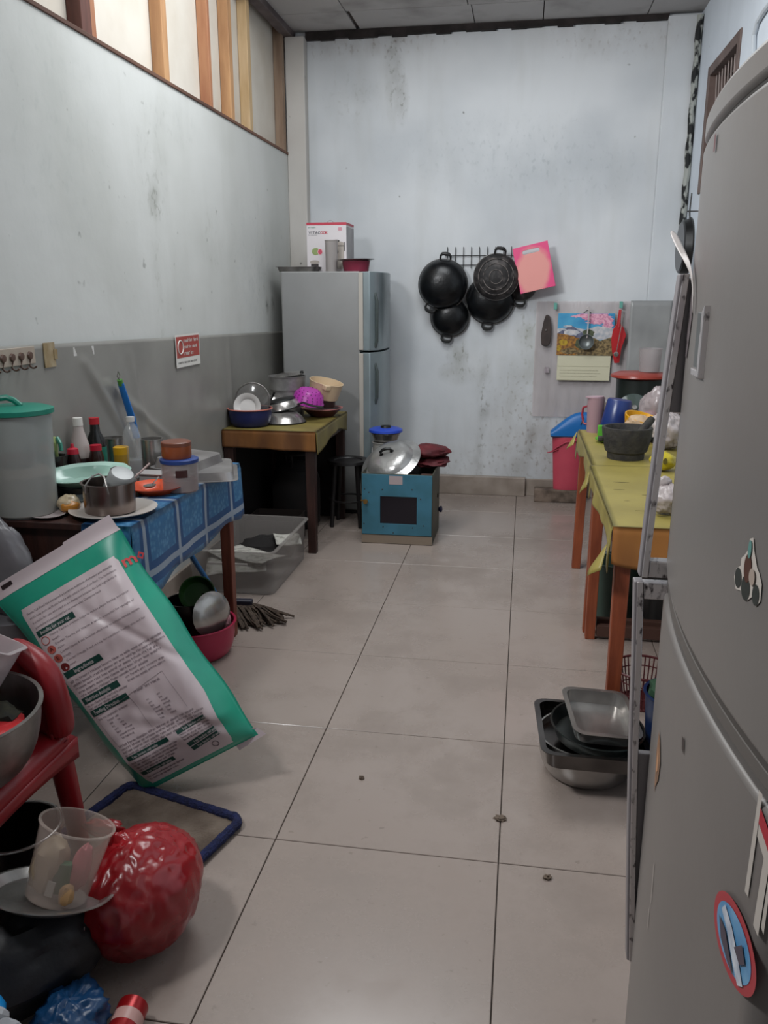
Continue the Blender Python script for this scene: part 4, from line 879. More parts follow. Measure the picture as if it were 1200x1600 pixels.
for (a0, a1, b0, txt, tw) in ((.141, .444, .250, 'Benefits for your cat', .235), (.150, .445, .442, 'Ingredients', .15), (.139, .44, .562, 'Nutrition Analysis', .20), (.136, .44, .620, 'Feeding Direction', .20)):
    g = G(); g.grid(lambda u, v: sack(a0 + (a1 - a0) * u, b0 - .013 + .026 * v, 1, .0024), 16, 2); mk('header_bar', g, hd, t, ang=180)
    stext(txt, a0 + .03 + (.05 if 'Ing' in txt else 0), b0 + .007, .0165, wht, .0034, .0003, wmax=tw)
for (a0, a1, b0, b1) in ((.143, .485, .838, .838), (.136, .416, .918, .918), (.562, .80, .832, .826), (.564, .80, .898, .886), (.564, .80, .920, .908)):
    g = G(); g.grid(lambda u, v: sack(a0 + (a1 - a0) * u, b0 + (b1 - b0) * u - .009 + .018 * v, 1, .0024), 16, 2); mk('header_bar', g, hd, t, ang=180)
    fn = sfn(.0034); g = G(); scribble(g, lambda x, y: fn(x, b0 * .76 + .0045 + (b1 - b0) * .76 * (x / .4 - a0) / (a1 - a0) - y), a0 * .40 + .02, 0, (a1 - a0) * .40 * .7, .01, 1, .009, 8); mk('small_print', g, wht, t, smooth=False)
for k, (s_, w_) in enumerate((('Home Cat Food has contained a complete nutrition of vitamins and minerals', .69), ('which keep your cat fit and healthy with natural value of cat food. The formulation', .70), ('is suitable for cats who want to be champions because the best ingredients is', .68), ('provided and balanced nutrition to create what Champions need', .53))):
    stext(s_, .150 + .002 * k, .163 + .021 * k, .0105, ink2 if k == 0 else ink, .0026, 0, wmax=w_)
rows = ('Vitality Taurine of kitten helps to reduce plaque buildup and tartar', 'teeth.', 'Contain Taurine and Vitamin A which is essential for eyesight of', 'vision.', 'Contain Vitamin E and Selenium which help to increase immune system', 'strength.', 'Contain Omega-3 and -6 help for nutrition: healthy skin and fur', 'coat.')
for k, s_ in enumerate(rows): stext(s_, .225, .279 + .0195 * k, .0098, ink, .0026, 0, wmax=(.63 if k % 2 == 0 else .06))
for k in range(4):
    g = G(); cx_, cy_ = .178 * .40 + .002 * k, (.285 + .042 * k) * .76; fn = sfn(.0026)
    ring = [fn(cx_ + .0125 * math.cos(2 * PI * i / 24), cy_ + .0125 * math.sin(2 * PI * i / 24)) for i in range(24)]
    if k == 0: g.tube(ring, .0011, 5, closed=True)
    else: g.add(ring, [tuple(range(24))])
    mk('letter_badge', g, M('badge', 'b5584e', .5) if k < 3 else M('badge_dark', '6e1c1c', .5), t, smooth=False)
    if k: stext(('', 'A', 'E', '3')[k], .165 + .005 * k, .291 + .042 * k, .016, M('badge_ink', '5c1a18', .6), .0032, .0003)
fn = sfn(.0026)
def sscr(a, b, w_, rows_, rh, h, seed): 
    g = G(); scribble(g, lambda x, y: fn(x, b * .76 - y), a * .40, 0, w_ * .40, rh, rows_, h, seed); mk('small_print', g, ink, t, smooth=False)
sscr(.155, .478, .66, 5, .0125, .0085, 1); sscr(.15, .590, .27, 2, .010, .008, 2); sscr(.50, .560, .30, 2, .012, .008, 3)
sscr(.16, .655, .28, 1, .01, .008, 4); sscr(.49, .625, .22, 1, .01, .009, 5)
for c_, (a, n_) in enumerate(((.21, 7), (.27, 7), (.53, 7), (.61, 7))):
    g = G()
    for r_ in range(n_): scribble(g, lambda x, y: fn(x, (.672 + .0145 * r_) * .76 - y), a * .40, 0, .012, .01, 1, .007, r_ + c_)
    mk('table_numbers', g, ink, t, smooth=False)
for (a0, b0, a1, b1) in ((.15, .64, .74, .60), (.15, .64, .15, .765), (.44, .62, .44, .77), (.74, .60, .74, .765)):
    g = G(); P_ = [fn(.40 * (a0 + (a1 - a0) * k / 12), .76 * (b0 + (b1 - b0) * k / 12)) for k in range(13)]; g.tube(P_, .0004, 4); mk('table_rule', g, ink, t, smooth=False)
sscr(.15, .785, .62, 4, .0105, .0085, 6); sscr(.15, .865, .33, 4, .0098, .0075, 7); sscr(.15, .945, .30, 2, .0098, .0075, 8); sscr(.57, .850, .22, 3, .0095, .007, 9)
g = G(); g.tube([fn(.72 * .40 + .009 * math.cos(2 * PI * i / 20), .945 * .76 + .009 * math.sin(2 * PI * i / 20)) for i in range(20)], .0009, 5, closed=True); mk('emblem', g, ink2, t)
stext('mo', .905, .19, .05, M('print_coral', 'c8484a', .5), .003, .001)
g = G(); P_ = [sack(.885 + .03 * math.sin(k / 3), .50 + .03 * k, 1, .001) for k in range(12)]
g = G(); g.prism([(0, 0), (.035, .004), (.035, .016), (0, .013)], 0, .001, plane_mx(sack(.08, .02, 1, .003), BR - BL, TR - BR)); mk('seam_mark', g, M('seam_ink', '2a1a1c', .5), t, smooth=False)

# ================================================================== left foreground
t = thing('plastic_chair', (-1.30, 1.40, 0), 'red plastic chair at the left edge holding a steel mixing bowl', 'chair')
rp = M('chair_red', '86141c', .38, col2='78121a', scale=4, spec=.5)
g = G(); sw, sd = .27, .27
def seatp(u, v):
    x = -sw + 2 * sw * u; y = -sd + 2 * sd * v; e = max(abs(x) / sw, abs(y) / sd)
    return (x, y, .425 - .035 * max(0, (e - .86) / .14) ** 2 - .006 * (1 - e))
g.grid(seatp, 24, 24); o = mk('seat', g, rp, t, ang=180); o.modifiers.new('s', 'SOLIDIFY').thickness = .004
for i in (-1, 1):
    for j in (-1, 1):
        g = G(); g.tube([(i * .235, j * .235, .40), (i * .25, j * .25, .2), (i * .262, j * .262, 0)], [.032, .027, .022], 18, flat=.8); mk('leg', g, rp, t, ang=60)
g = G()
def apron(u, v):
    k = u * 4; c = [(-sw, -sd), (sw, -sd), (sw, sd), (-sw, sd), (-sw, -sd)]; i = min(int(k), 3); f = k - i
    x = c[i][0] + (c[i + 1][0] - c[i][0]) * f; y = c[i][1] + (c[i + 1][1] - c[i][1]) * f; return (x, y, .392 - .055 * v * (.55 + .45 * (abs(f - .5) * 2) ** 2))
g.grid(apron, 48, 3); o = mk('seat_skirt', g, rp, t, ang=50); o.modifiers.new('s', 'SOLIDIFY').thickness = .004
def backp(u, v):
    a = -1 + 2 * u; x = .25 * a; h_ = .13 + .10 * (1 - abs(a) ** 3.0)
    return (x, .255 + .02 * v - .05 * abs(a) ** 3, .42 + h_ * v)
g = G(); g.grid(backp, 30, 12); o = mk('backrest', g, rp, t, ang=180); md = o.modifiers.new('s', 'SOLIDIFY'); md.thickness = .006
for i in (-1, 1):
    g = G(); g.tube([(i * .252, .235, .41), (i * .258, .225, .48), (i * .25, .22, .55), (i * .222, .235, .595), (i * .12, .26, .635)], [.034, .032, .032, .032, .026], 18, flat=1); o = mk('back_post', g, rp, t, ang=80); o.modifiers.new('sub', 'SUBSURF').render_levels = 2
g = G(); g.tube([(.262, .225, .55), (.27, .05, .60), (.265, -.12, .60), (.25, -.2, .52), (.245, -.22, .42)], [.018] * 5, 8); 
t = thing('mixing_bowl', (-1.175, 1.40, .430), 'large steel mixing bowl with red contents on the red plastic chair', 'bowl')
g = G(); g.lathe(vessel(.09, .20, .155, .003, .006, .5), 48); mk('bowl_body', g, steel_dull, t)
g = G(); lump(g, (.02, 0, .09), (.15, .15, .03), 5, .25, 24, 12); mk('red_packet', g, M('packet_red', 'b3121a', .35, col2='8c0f16', scale=9, bump=.3), t)
g = G(); lump(g, (.06, .09, .10), (.06, .05, .03), 8, .3, 16, 10); mk('green_herbs', g, M('herbs', '2c2a14', .8, col2='14140c', scale=30), t)
tubm = M('tub_frosted', 'bdb2b4', .35, alpha=.62, spec=.5)
t = thing('storage_tub', (-1.25, 1.47, .62), 'cloudy plastic tub resting tilted in the steel bowl at the left edge', 'tub'); t.rotation_euler = (math.radians(-20), math.radians(26), math.radians(12))
g = G(); g.rtray(.30, .22, .13, .008, .03, .002, .88); mk('tub_body', g, tubm, t)
# door mat
t = thing('door_mat', (-.955, 1.845, 0), 'dirty beige door mat with thick dark blue border on the floor tiles', 'mat', rz=math.radians(-16))
g = G(); mw, md_ = .40, .30
g.grid(lambda u, v: (-mw / 2 + mw * u, -md_ / 2 + md_ * v, .013 + .006 * noise.noise(Vector((u * 6, v * 5, 3))) + .003 * noise.noise(Vector((u * 30, v * 25, 8)))), 60, 44)
o = mk('mat_pad', g, M('mat_pile', '75685c', .95, col2='55483e', scale=9, bump=.6, bscale=120), t, ang=180); o.modifiers.new('s', 'SOLIDIFY').thickness = .010
def rr_path(w_, d_, r_, n=8):
    o_ = []
    for cx_, cy_, a0 in ((w_ / 2 - r_, d_ / 2 - r_, 0), (-w_ / 2 + r_, d_ / 2 - r_, 90), (-w_ / 2 + r_, -d_ / 2 + r_, 180), (w_ / 2 - r_, -d_ / 2 + r_, 270)):
        for k in range(n + 1): a = math.radians(a0 + k * 90 / n); o_.append((cx_ + r_ * math.cos(a), cy_ + r_ * math.sin(a)))
    return o_
path = []
base_ = rr_path(mw, md_, .03)
for k in range(len(base_)):
    a, c = Vector(base_[k]), Vector(base_[(k + 1) % len(base_)]); n_ = max(1, int((c - a).length / .012))
    path += [tuple(a.lerp(c, i / n_)) + (.015,) for i in range(n_)]
g = G(); g.tube(path, [.0135 + .0025 * noise.noise(Vector((p[0] * 60, p[1] * 60, 0))) for p in path], 10, closed=True); mk('border', g, M('mat_blue', '1a2352', .9, col2='10163a', scale=60, bump=.8, bscale=200), t)

# steel pot, plate, container, bags in the near left corner
t = thing('stock_pot', (-1.135, 1.545, 0), 'tall dark steel pot with bright rim in the lower left corner', 'pot')
g = G(); g.lathe(vessel(.092, .098, .215, .003, .004), 44); mk('pot_body', g, M('pot_dark_steel', '4d4646', .3, .9, col2='332d2d', scale=5), t)
g = G(); g.tube([(.101 * math.cos(2 * PI * k / 48), .101 * math.sin(2 * PI * k / 48), .217) for k in range(48)], .0035, 8, closed=True); mk('rim', g, steel, t)
bag_m = M('black_bag', '101014', .55, col2='1b1c22', scale=7, bump=.35, bscale=24)
t = thing('duffel_bag', (-.985, 1.300, .0), 'black fabric bag with silver zipper pulls lying in the lower left corner', 'bag')
g = G(); lump(g, (0, 0, .105), (.200, .130, .112), 12, .12, 48, 28, 1.6, folds=.10, mx=T(rz=.85)); mk('bag_body', g, bag_m, t)
g = G(); g.tube([(.02 + .022 * k, -.105 + .030 * k, .125 + .006 * math.sin(k)) for k in range(7)], .0035, 6); zt = mk('zipper_track', g, black_pl, t)
for (x, y, z, r_) in ((.130, .01, .125, 1.0), (-.02, -.135, .10, .5)):
    g = G(); g.tube([(0, 0, 0), (.010, .003, .008), (.018, .006, .020), (.022, .010, .026), (.016, .012, .022), (0, .004, 0)], .0018, 6, mx=T(x, y, z + .006, rz=r_)); mk('zipper_pull', g, steel, t)
t = thing('steel_plate', (-.925, 1.335, .222), 'round steel plate lying tilted on the black bag', 'plate'); t.rotation_euler = (math.radians(-20), math.radians(5), 0)
g = G(); g.lathe([(0, 0), (.105, 0), (.125, .014), (.131, .015), (.131, .017), (.124, .017), (.104, .003), (0, .003)], 48); mk('plate_body', g, steel, t)
t = thing('food_container', (-.905, 1.330, .232), 'cloudy round plastic container leaning on the steel plate beside the red bag', 'container'); t.rotation_euler = (math.radians(-19), math.radians(14), 0)
fro = M('container_cloudy', 'c2b2a8', .3, alpha=.30, spec=.6)
g = G(); g.lathe(vessel(.062, .074, .150, .002, .004), 44); mk('container_body', g, fro, t)
g = G(); g.box(.012, -.02, .045, .034, .022, .062, T(ry=-.15, rz=.2)); mk('green_carton', g, M('box_green', '1f5a34', .5), t, smooth=False, bevel=.002)
g = G(); lump(g, (-.03, -.01, .06), (.035, .045, .055), 4, .2, 18, 12); mk('rice_bag', g, M('inner_beige', '9c8a72', .7), t)
g = G(); lump(g, (.035, -.005, .07), (.02, .022, .05), 9, .2, 16, 10); mk('pink_packet', g, M('inner_pink', 'b86a70', .6), t)
g = G(); lump(g, (.035, -.042, .028), (.016, .014, .022), 9, .2, 14, 9); mk('ginger_piece', g, M('inner_tan', 'b08a5e', .7), t)
g = G(); g.box(.0, -.045, .03, .016, .003, .03); mk('white_slip', g, M('slip', 'a9a7a0', .7), t, smooth=False)
rb = M('red_bag', 'a3121c', .25, alpha=.86, spec=.7, col2='860d16', scale=4, bump=.9, bscale=7, stretch=(1, 1, .35))
t = thing('shopping_bag', (-.822, 1.525, 0), 'bulging translucent red plastic bag beside the cloudy container', 'plastic bag')
g = G(); lump(g, (.01, -.03, .130), (.142, .165, .132), 21, .08, 90, 60, 1.1, folds=.085); mk('bag_body', g, rb, t, ang=180)
g = G(); lump(g, (-.02, -.03, .235), (.035, .02, .035), 31, .3, 24, 16, 2.5, folds=.2); mk('knot', g, rb, t, ang=180)
g = G(); lump(g, (-.10, .04, .225), (.05, .02, .018), 33, .3, 24, 16, 2.5, folds=.2); mk('handle_loop', g, rb, t, ang=180)
t = thing('shopping_bag', (-.825, 1.245, 0), 'crumpled blue plastic bag under the black bag in the lower left corner', 'plastic bag')
g = G(); lump(g, (0, -.03, .05), (.075, .08, .053), 41, .25, 48, 30, 2, folds=.3); mk('bag_body', g, M('blue_bag', '184a78', .35, alpha=.9, col2='12385e', scale=6, bump=.4, bscale=16), t, ang=180)
t = thing('drink_can', (-.722, 1.235, .032), 'red drink can lying at the bottom edge of the floor', 'can'); t.rotation_euler = (PI / 2, 0, .1)
g = G(); g.lathe([(0, -.05), (.024, -.05), (.031, -.043), (.031, .043), (.027, .05), (.025, .048), (0, .046)], 32); mk('can_body', g, M('can_red', '971418', .3, .4), t)
g = G(); g.lathe([(.0312, -.015), (.0312, .012)], 32); mk('printed_band', g, M('can_white', 'b98f88', .4), t)
t = thing('snack_packet', (-.80, 1.115, .045), 'red and yellow snack packet beside the drink can', 'packet')
g = G(); lump(g, (0, 0, 0), (.055, .06, .04), 51, .15, 24, 16, 2); mk('packet_body', g, M('packet_red', ''), t)
g = G(); g.prism([(.0, -.01), (.04, .02), (.05, .0), (.01, -.03)], .037, .041); mk('yellow_print', g, M('packet_yellow', 'c9a21e', .4), t, smooth=False)
t = thing('wet_wipes_pack', (-.895, 1.06, .16), 'bright blue and white packet at the very bottom left corner', 'packet')
g = G(); lump(g, (-.01, 0, .03), (.05, .05, .045), 61, .1, 24, 16, 2); mk('blue_cap', g, M('cap_blue', '1c86c8', .25), t)
g = G(); g.tube([(.04 + .016 * math.sin(k * .9), -.02 + .004 * k, .02 - .008 * k + .06) for k in range(14)], .010, 8); g.tube([(.06 + .012 * math.sin(k * .9 + 2), -.03 + .004 * k, .02 - .008 * k + .05) for k in range(14)], .009, 8); mk('white_cord', g, M('cord_white', 'aeb0b4', .6), t)
t = thing('plastic_bag', (-1.56, 2.20, .0), 'pale translucent plastic bag standing behind the cat food sack at the left edge', 'plastic bag')
g = G(); lump(g, (0, 0, .62), (.11, .055, .17), 71, .15, 40, 30, 1.6, flatbase=False, folds=.15, mx=T(ry=-.25) @ T(.16, 0, -.02)); mk('bag_body', g, M('bag_pale', '8f8d90', .3, alpha=.8, col2='747276', scale=5, bump=.4, bscale=12), t, ang=180)
g = G(); g.lathe([(0, 0), (.09, 0), (.10, .47), (0, .47)], 24, T(.03, 0, 0)); mk('bag_lower', g, M('bag_pale', ''), t)

# ================================================================== things on the left dining table (top at .748)
TZ = .7495
def bottle(name, loc, prof, m, label, cap=None, capm=None, wrap=None, wrapm=None, liq=None, liqm=None, cat='bottle', n=28, group=None):
    t = thing(name, loc, label, cat, group=group)
    g = G(); g.lathe(prof, n); mk('bottle_body', g, m, t)
    if liq: g = G(); g.lathe(liq, n); mk('contents', g, liqm, t)
    if wrap: g = G(); g.lathe(wrap, n); mk('label_wrap', g, wrapm, t)
    if cap: g = G(); g.lathe(cap, n); mk('cap', g, capm, t)
    return t
t = thing('food_canister', (-1.553, 2.368, TZ), 'big cloudy plastic canister with teal lid at the left end of the table', 'canister')
cloud = M('canister_cloudy', 'b4b9b6', .3, alpha=.45, spec=.5)
g = G(); g.lathe([(0, 0), (.088, 0), (.094, .008), (.101, .325), (.103, .327), (.099, .327), (.091, .01), (0, .003)], 48); mk('canister_body', g, cloud, t)
g = G(); g.lathe([(0, .005), (.087, .005), (.093, .13), (.06, .155), (0, .15)], 32, wob=.05); mk('rice_contents', g, M('rice', 'b39c8c', .8, col2='a08877', scale=60), t)
g = G(); g.lathe([(0, .14), (.04, .15), (.062, .19), (.0, .205)], 28, T(-.01, -.015, 0)); mk('red_scoop_bowl', g, M('scoop_red', '7a3c3c', .5), t)
tl = M('lid_teal', '127a66', .4)
g = G(); g.lathe([(0, .333), (.08, .333), (.106, .321), (.110, .323), (.110, .337), (.085, .345), (0, .345)], 48); lid = mk('lid', g, tl, t)
g = G(); g.tube([(-.09, -.02, .341), (-.07, -.015, .365), (-.03, 0, .370), (-.01, .006, .362), (.01, .012, .343)], .009, 8); mk('lid_handle', g, tl, lid)
bottle('sauce_bottle', (-1.605, 2.578, TZ), [(0, 0), (.032, 0), (.034, .01), (.034, .09), (.026, .125), (.018, .14), (.018, .155), (0, .155)], M('bottle_brown', '3b332f', .25, alpha=.9), 'small dark bottle with an orange cap beside the big canister',
       [(0, .153), (.02, .153), (.02, .178), (0, .18)], M('cap_orange', 'a4522e', .4))
t = thing('utensil_jar', (-1.612, 2.655, TZ), 'dark jar of utensils with green looped handles behind the brown bottle', 'utensil jar')
g = G(); g.lathe(vessel(.034, .038, .13, .002, .001), 24); mk('jar_body', g, M('jar_dark', '2c2826', .3), t)
for k, (x, lean, m_) in enumerate(((-.012, .05, M('handle_teal', '2f7f6c', .4)), (.006, .02, M('handle_lime', '8a9a62', .4)), (.018, -.03, M('handle_teal', '')))):
    g = G(); g.tube([(x, 0, .05), (x + lean * .3, -.01, .15), (x + lean * .7, -.02, .19), (x + lean, -.035, .20), (x + lean * 1.3, -.048, .185), (x + lean * 1.4, -.052, .16)], .007, 8); mk('utensil_handle', g, m_, t)
bottle('ketchup_bottle', (-1.605, 2.815, TZ), [(0, 0), (.040, 0), (.043, .012), (.042, .10), (.030, .155), (.018, .20), (.0165, .215), (0, .215)], M('bottle_white', 'b5aaa6', .4), 'tall tapered whitish sauce bottle with a dark red lower half',
       [(0, .214), (.018, .214), (.017, .243), (0, .245)], white_pl, [(.0432, .008), (.0435, .015), (.0432, .092), (.040, .108)], M('label_darkred', '2f1414', .4))
for k, (x, y, lb) in enumerate(((-1.582, 2.722, 'short dark bottle with a red flip cap left of the tapered sauce bottle'), (-1.535, 2.80, 'short dark bottle with a flat red cap before the tapered sauce bottle'))):
    bottle('chili_bottle', (x, y, TZ), [(0, 0), (.026, 0), (.028, .008), (.027, .10), (.020, .128), (0, .128)], M('bottle_chili', '2b1512', .25), lb, [(0, .127), (.021, .127), (.019, .145), (.007, .150), (.005, .163), (0, .164)] if k == 0 else [(0, .127), (.021, .127), (.021, .147), (0, .148)], M('cap_red', 'b01830', .35), group=None)
bottle('soy_bottle', (-1.60, 2.925, TZ), [(0, 0), (.034, 0), (.037, .01), (.037, .115), (.033, .145), (.019, .175), (.017, .205), (0, .205)], M('bottle_dark', '1b1b1a', .2), 'dark sauce bottle with red cap and teal label',
       [(0, .203), (.019, .203), (.019, .228), (0, .23)], M('cap_red2', 'b3202c', .35), [(.0378, .02), (.0378, .118)], M('label_teal', '1e6a5c', .5, col2='2d8470', scale=30))
def mug(loc, r, h, label, rz=0, m=steel, name='steel_mug'):
    t = thing(name, loc, label, 'mug', rz=rz)
    g = G(); g.lathe(vessel(r * .94, r, h, .002, .002), 36); mk('mug_body', g, m, t)
    g = G(); g.tube([(r - .002, 0, h * .85), (r + .022, 0, h * .82), (r + .026, 0, h * .55), (r + .018, 0, h * .25), (r - .002, 0, h * .2)], .0045, 8); mk('handle', g, m, t)
    return t
mug((-1.59, 3.045, TZ), .040, .13, 'steel mug half hidden behind the yellow-capped shaker', 2.5)
mug((-1.43, 3.045, TZ), .043, .13, 'shiny steel mug right of the clear water bottle', .3)
bottle('seasoning_shaker', (-1.49, 2.905, TZ), [(0, 0), (.026, 0), (.028, .006), (.028, .095), (0, .096)], M('shaker_yellow', 'a8842c', .4), 'small shaker with yellow cap and red mark before the steel mug',
       [(0, .095), (.0285, .095), (.0285, .122), (.025, .124), (0, .124)], M('cap_yellow', 'c99a14', .4), [(.0285, .005), (.0286, .045)], M('shaker_red', '8e1c1c', .5), cat='shaker')
wb = [(0, 0), (.030, 0), (.034, .006)]
for k in range(9): wb += [(.034, .012 + k * .014), (.0318, .019 + k * .014)]
wb += [(.034, .14), (.033, .165), (.022, .195), (.0135, .208), (.0135, .218), (0, .218)]
bottle('water_bottle', (-1.455, 2.93, TZ), wb, M('pet_clear', 'c5c9ca', .12, alpha=.30, spec=.8), 'clear ribbed plastic water bottle with white cap, part filled',
       [(0, .216), (.0155, .216), (.0155, .234), (0, .235)], M('cap_white', 'c9c7c4', .4), None, None, [(0, .003), (.031, .003), (.031, .07), (0, .07)], M('water', 'b4b8b6', .05, alpha=.35, spec=.8))
t = thing('spatula', (-1.612, 3.205, .80), 'blue-handled spatula leaning against the grey left wall sheet', 'spatula')
hb_ = M('handle_blue', '2576c4', .35)
g = G(); g.tube([(-.002, -.015, .30 - .02), (.0, .055, .13), (.0, .085, .04)], [.0135, .016, .014], 10, flat=.7); mk('handle', g, hb_, t)
g = G(); g.tube([(-.002, -.012, .272), (-.002, -.022, .295)], .011, 10); mk('green_collar', g, M('collar_green', '4f8c3a', .4), t)
g = G(); g.tube([(-.002, -.022, .293), (-.002, -.040, .312), (-.002, -.030, .328), (-.002, -.014, .312), (-.002, -.020, .295)], .0026, 6); mk('hang_loop', g, steel, t)
g = G(); g.box(0, .10, -.005, .004, .05, .085); mk('blade', g, steel, t, smooth=False)
bottle('lidded_tub', (-1.478, 2.735, TZ), [(0, 0), (.045, 0), (.05, .05), (0, .05)], M('tub_dark', '2a2e2c', .5), 'small dark tub with a bright green lid behind the mint dish',
       [(0, .05), (.054, .05), (.054, .060), (0, .061)], M('lid_green', '1f9a48', .4), cat='tub')
# stack: black bowl below the mint oval dish
t = thing('black_bowl', (-1.465, 2.555, TZ), 'black bowl under the mint green oval dish', 'bowl')
g = G(); g.lathe(vessel(.045, .085, .055, .003, .002, .5), 32); mk('bowl_body', g, M('bowl_black', '16181c', .3), t)
t = thing('oval_dish', (-1.448, 2.558, TZ + .061), 'mint green oval serving dish with wavy rim stacked near the canister', 'dish', rz=math.radians(28)); t.rotation_euler = (math.radians(8), math.radians(-3), math.radians(20))
mint = M('mint_melamine', 'a9cabd', .22, col2='9fc2b5', scale=5, spec=.6)
def dish(r, z, k): return (1.0 * r * (1 + .02 * math.cos(8 * k) * (r > .1)), z)
g = G(); n = 64
prof = [(0, .004), (.075, .004), (.098, .016), (.118, .034), (.150, .040), (.152, .038), (.119, .029), (.100, .011), (.078, 0), (0, 0)]
vs = []; 
for (r, z) in prof:
    for k in range(n):
        a = 2 * PI * k / n; w_ = 1 + (.018 * math.cos(10 * a) if r > .11 else 0); vs.append((r * math.cos(a) * w_, r * .66 * math.sin(a) * w_, z))
g.add(vs, [(j * n + k, j * n + (k + 1) % n, (j + 1) * n + (k + 1) % n, (j + 1) * n + k) for j in range(len(prof) - 1) for k in range(n)]); mk('dish_body', g, mint, t)
# steel pot on a white plate with wire-handled lid things
t = thing('plate', (-1.275, 2.405, TZ), 'white oval plate under the small steel saucepan at the table edge', 'plate')
g = G(); g.lathe([(0, 0), (.07, 0), (.085, .008), (.135, .018), (.137, .021), (.083, .012), (.068, .004), (0, .004)], 48); mk('plate_body', g, M('plate_white', 'b9b2ac', .3), t)
t = thing('saucepan', (-1.285, 2.405, TZ + .012), 'small steel saucepan with wire loop handles on the white plate', 'saucepan')
g = G(); g.lathe(vessel(.079, .081, .092, .002, .006), 44); mk('pan_body', g, M('pan_steel', 'a2958f', .25, 1., col2='7c706b', scale=4), t)
for (y, s_) in ((-.078, 1), (.078, 1)):
    g = G(); g.tube([(-.038 - .0, y * .98, .072), (-.036, y * 1.03, .095), (-.02, y * .8, .122), (0, y * .7, .130), (.02, y * .8, .122), (.036, y * 1.03, .095), (.038, y * .98, .072)], .003, 8); mk('loop_handle', g, steel, t)
t = thing('plastic_cup', (-1.262, 2.42, TZ + .078), 'cloudy plastic cup lying upside down tilted inside the small saucepan', 'cup'); t.rotation_euler = (math.radians(14), math.radians(26), 0)
g = G(); g.lathe([(.046, 0), (.047, .004), (.040, .058), (.034, .066), (0, .068), (0, .064), (.033, .062), (.038, .055), (.044, 0)], 36); mk('cup_body', g, M('cup_cloudy', 'a7aaaa', .25, alpha=.6, spec=.7), t)
t = thing('spoon', (-1.225, 2.43, TZ + .085), 'pinkish spoon handle sticking out of the small saucepan', 'spoon')
g = G(); g.tube([(-.02, -.01, -.01), (.02, .01, .035), (.058, .03, .072)], [.004, .005, .006], 8, flat=.6); mk('handle', g, M('spoon_pink', 'ab9390', .4), t)
t = thing('plate', (-1.265, 2.70, TZ), 'orange plastic plate with a spoon, between saucepan and lidded jar', 'plate')
g = G(); g.lathe([(0, 0), (.055, 0), (.07, .012), (.098, .026), (.100, .029), (.07, .017), (.053, .005), (0, .005)], 48); mk('plate_body', g, M('plate_orange', 'd24a1a', .3), t)
t = thing('spoon', (-1.275, 2.675, TZ + .024), 'steel spoon lying on the orange plate', 'spoon')
g = G(); g.lathe([(0, 0), (.014, .002), (.021, .009), (.0, .006)], 20, sy=1.35); mk('spoon_bowl', g, steel, t)
g = G(); g.tube([(0, .024, .008), (-.005, .06, .012), (-.01, .10, .018)], .0025, 6); mk('handle', g, steel, t)
t = thing('saucer', (-1.46, 2.335, TZ), 'small pale saucer at the front table edge beside the canister', 'saucer')
g = G(); g.lathe([(0, 0), (.03, 0), (.05, .008), (.052, .010), (.03, .005), (0, .004)], 28); mk('saucer_body', g, M('saucer_pale', '9a9190', .4), t)
t = thing('food_bag', (-1.425, 2.40, TZ + .002), 'small clear bag with orange yellow food beside the saucepan', 'food bag')
g = G(); lump(g, (0, 0, .028), (.034, .04, .028), 81, .2, 24, 16); mk('bag_wrap', g, M('bag_egg', 'b9a98c', .3, alpha=.8), t)
g = G(); lump(g, (.012, -.014, .02), (.03, .032, .021), 83, .15, 20, 14); mk('orange_food', g, M('egg_orange', 'b3772c', .35), t)
t = thing('scrub_pad', (-1.445, 2.475, TZ), 'grey and blue crumpled pouch under the mint dish edge', 'pouch')
g = G(); lump(g, (0, 0, .02), (.045, .035, .02), 86, .3, 24, 14); mk('pouch_body', g, M('pouch', '6f6a58', .5, col2='2f4250', scale=30), t)
# lidded jar with brown-orange tub on top
t = thing('lidded_jar', (-1.19, 2.745, TZ), 'clear jar with blue lid and dark pink contents at the table edge', 'jar')
g = G(); g.lathe([(0, 0), (.058, 0), (.063, .006), (.064, .108), (.061, .108), (.06, .008), (0, .003)], 44); mk('jar_body', g, M('jar_clear', 'aaa09e', .25, alpha=.45, spec=.6), t)
g = G(); g.lathe([(0, .004), (.0585, .004), (.0585, .044), (0, .046)], 36, wob=.02); mk('jar_contents', g, M('onion', '7a3b42', .7, col2='9a6a68', scale=50), t)
g = G(); g.lathe([(0, .108), (.067, .106), (.068, .118), (.062, .121), (0, .121)], 44); mk('lid', g, M('lid_navy', '243f7e', .4), t)
g = G(); mxj = T(rz=math.radians(-62)); g.grid(lambda u, v: (.0648 * math.cos(-.32 + .64 * u), .0648 * math.sin(-.32 + .64 * u), .060 + .026 * v), 10, 4, mxj); mk('oval_label', g, M('label_brown', '3a1c1a', .4), t)
t = thing('lidded_tub', (-1.198, 2.745, TZ + .1215), 'round brown-orange lidded tub standing on the blue-lidded jar', 'tub')
g = G(); g.lathe([(0, 0), (.049, 0), (.052, .006), (.052, .044), (0, .044)], 40); mk('tub_body', g, M('tub_brown', '8f4a2a', .3), t)
g = G(); g.lathe([(0, .044), (.053, .044), (.053, .056), (.049, .059), (0, .059)], 40); mk('lid', g, M('tub_lid', '6c3d2c', .4), t)
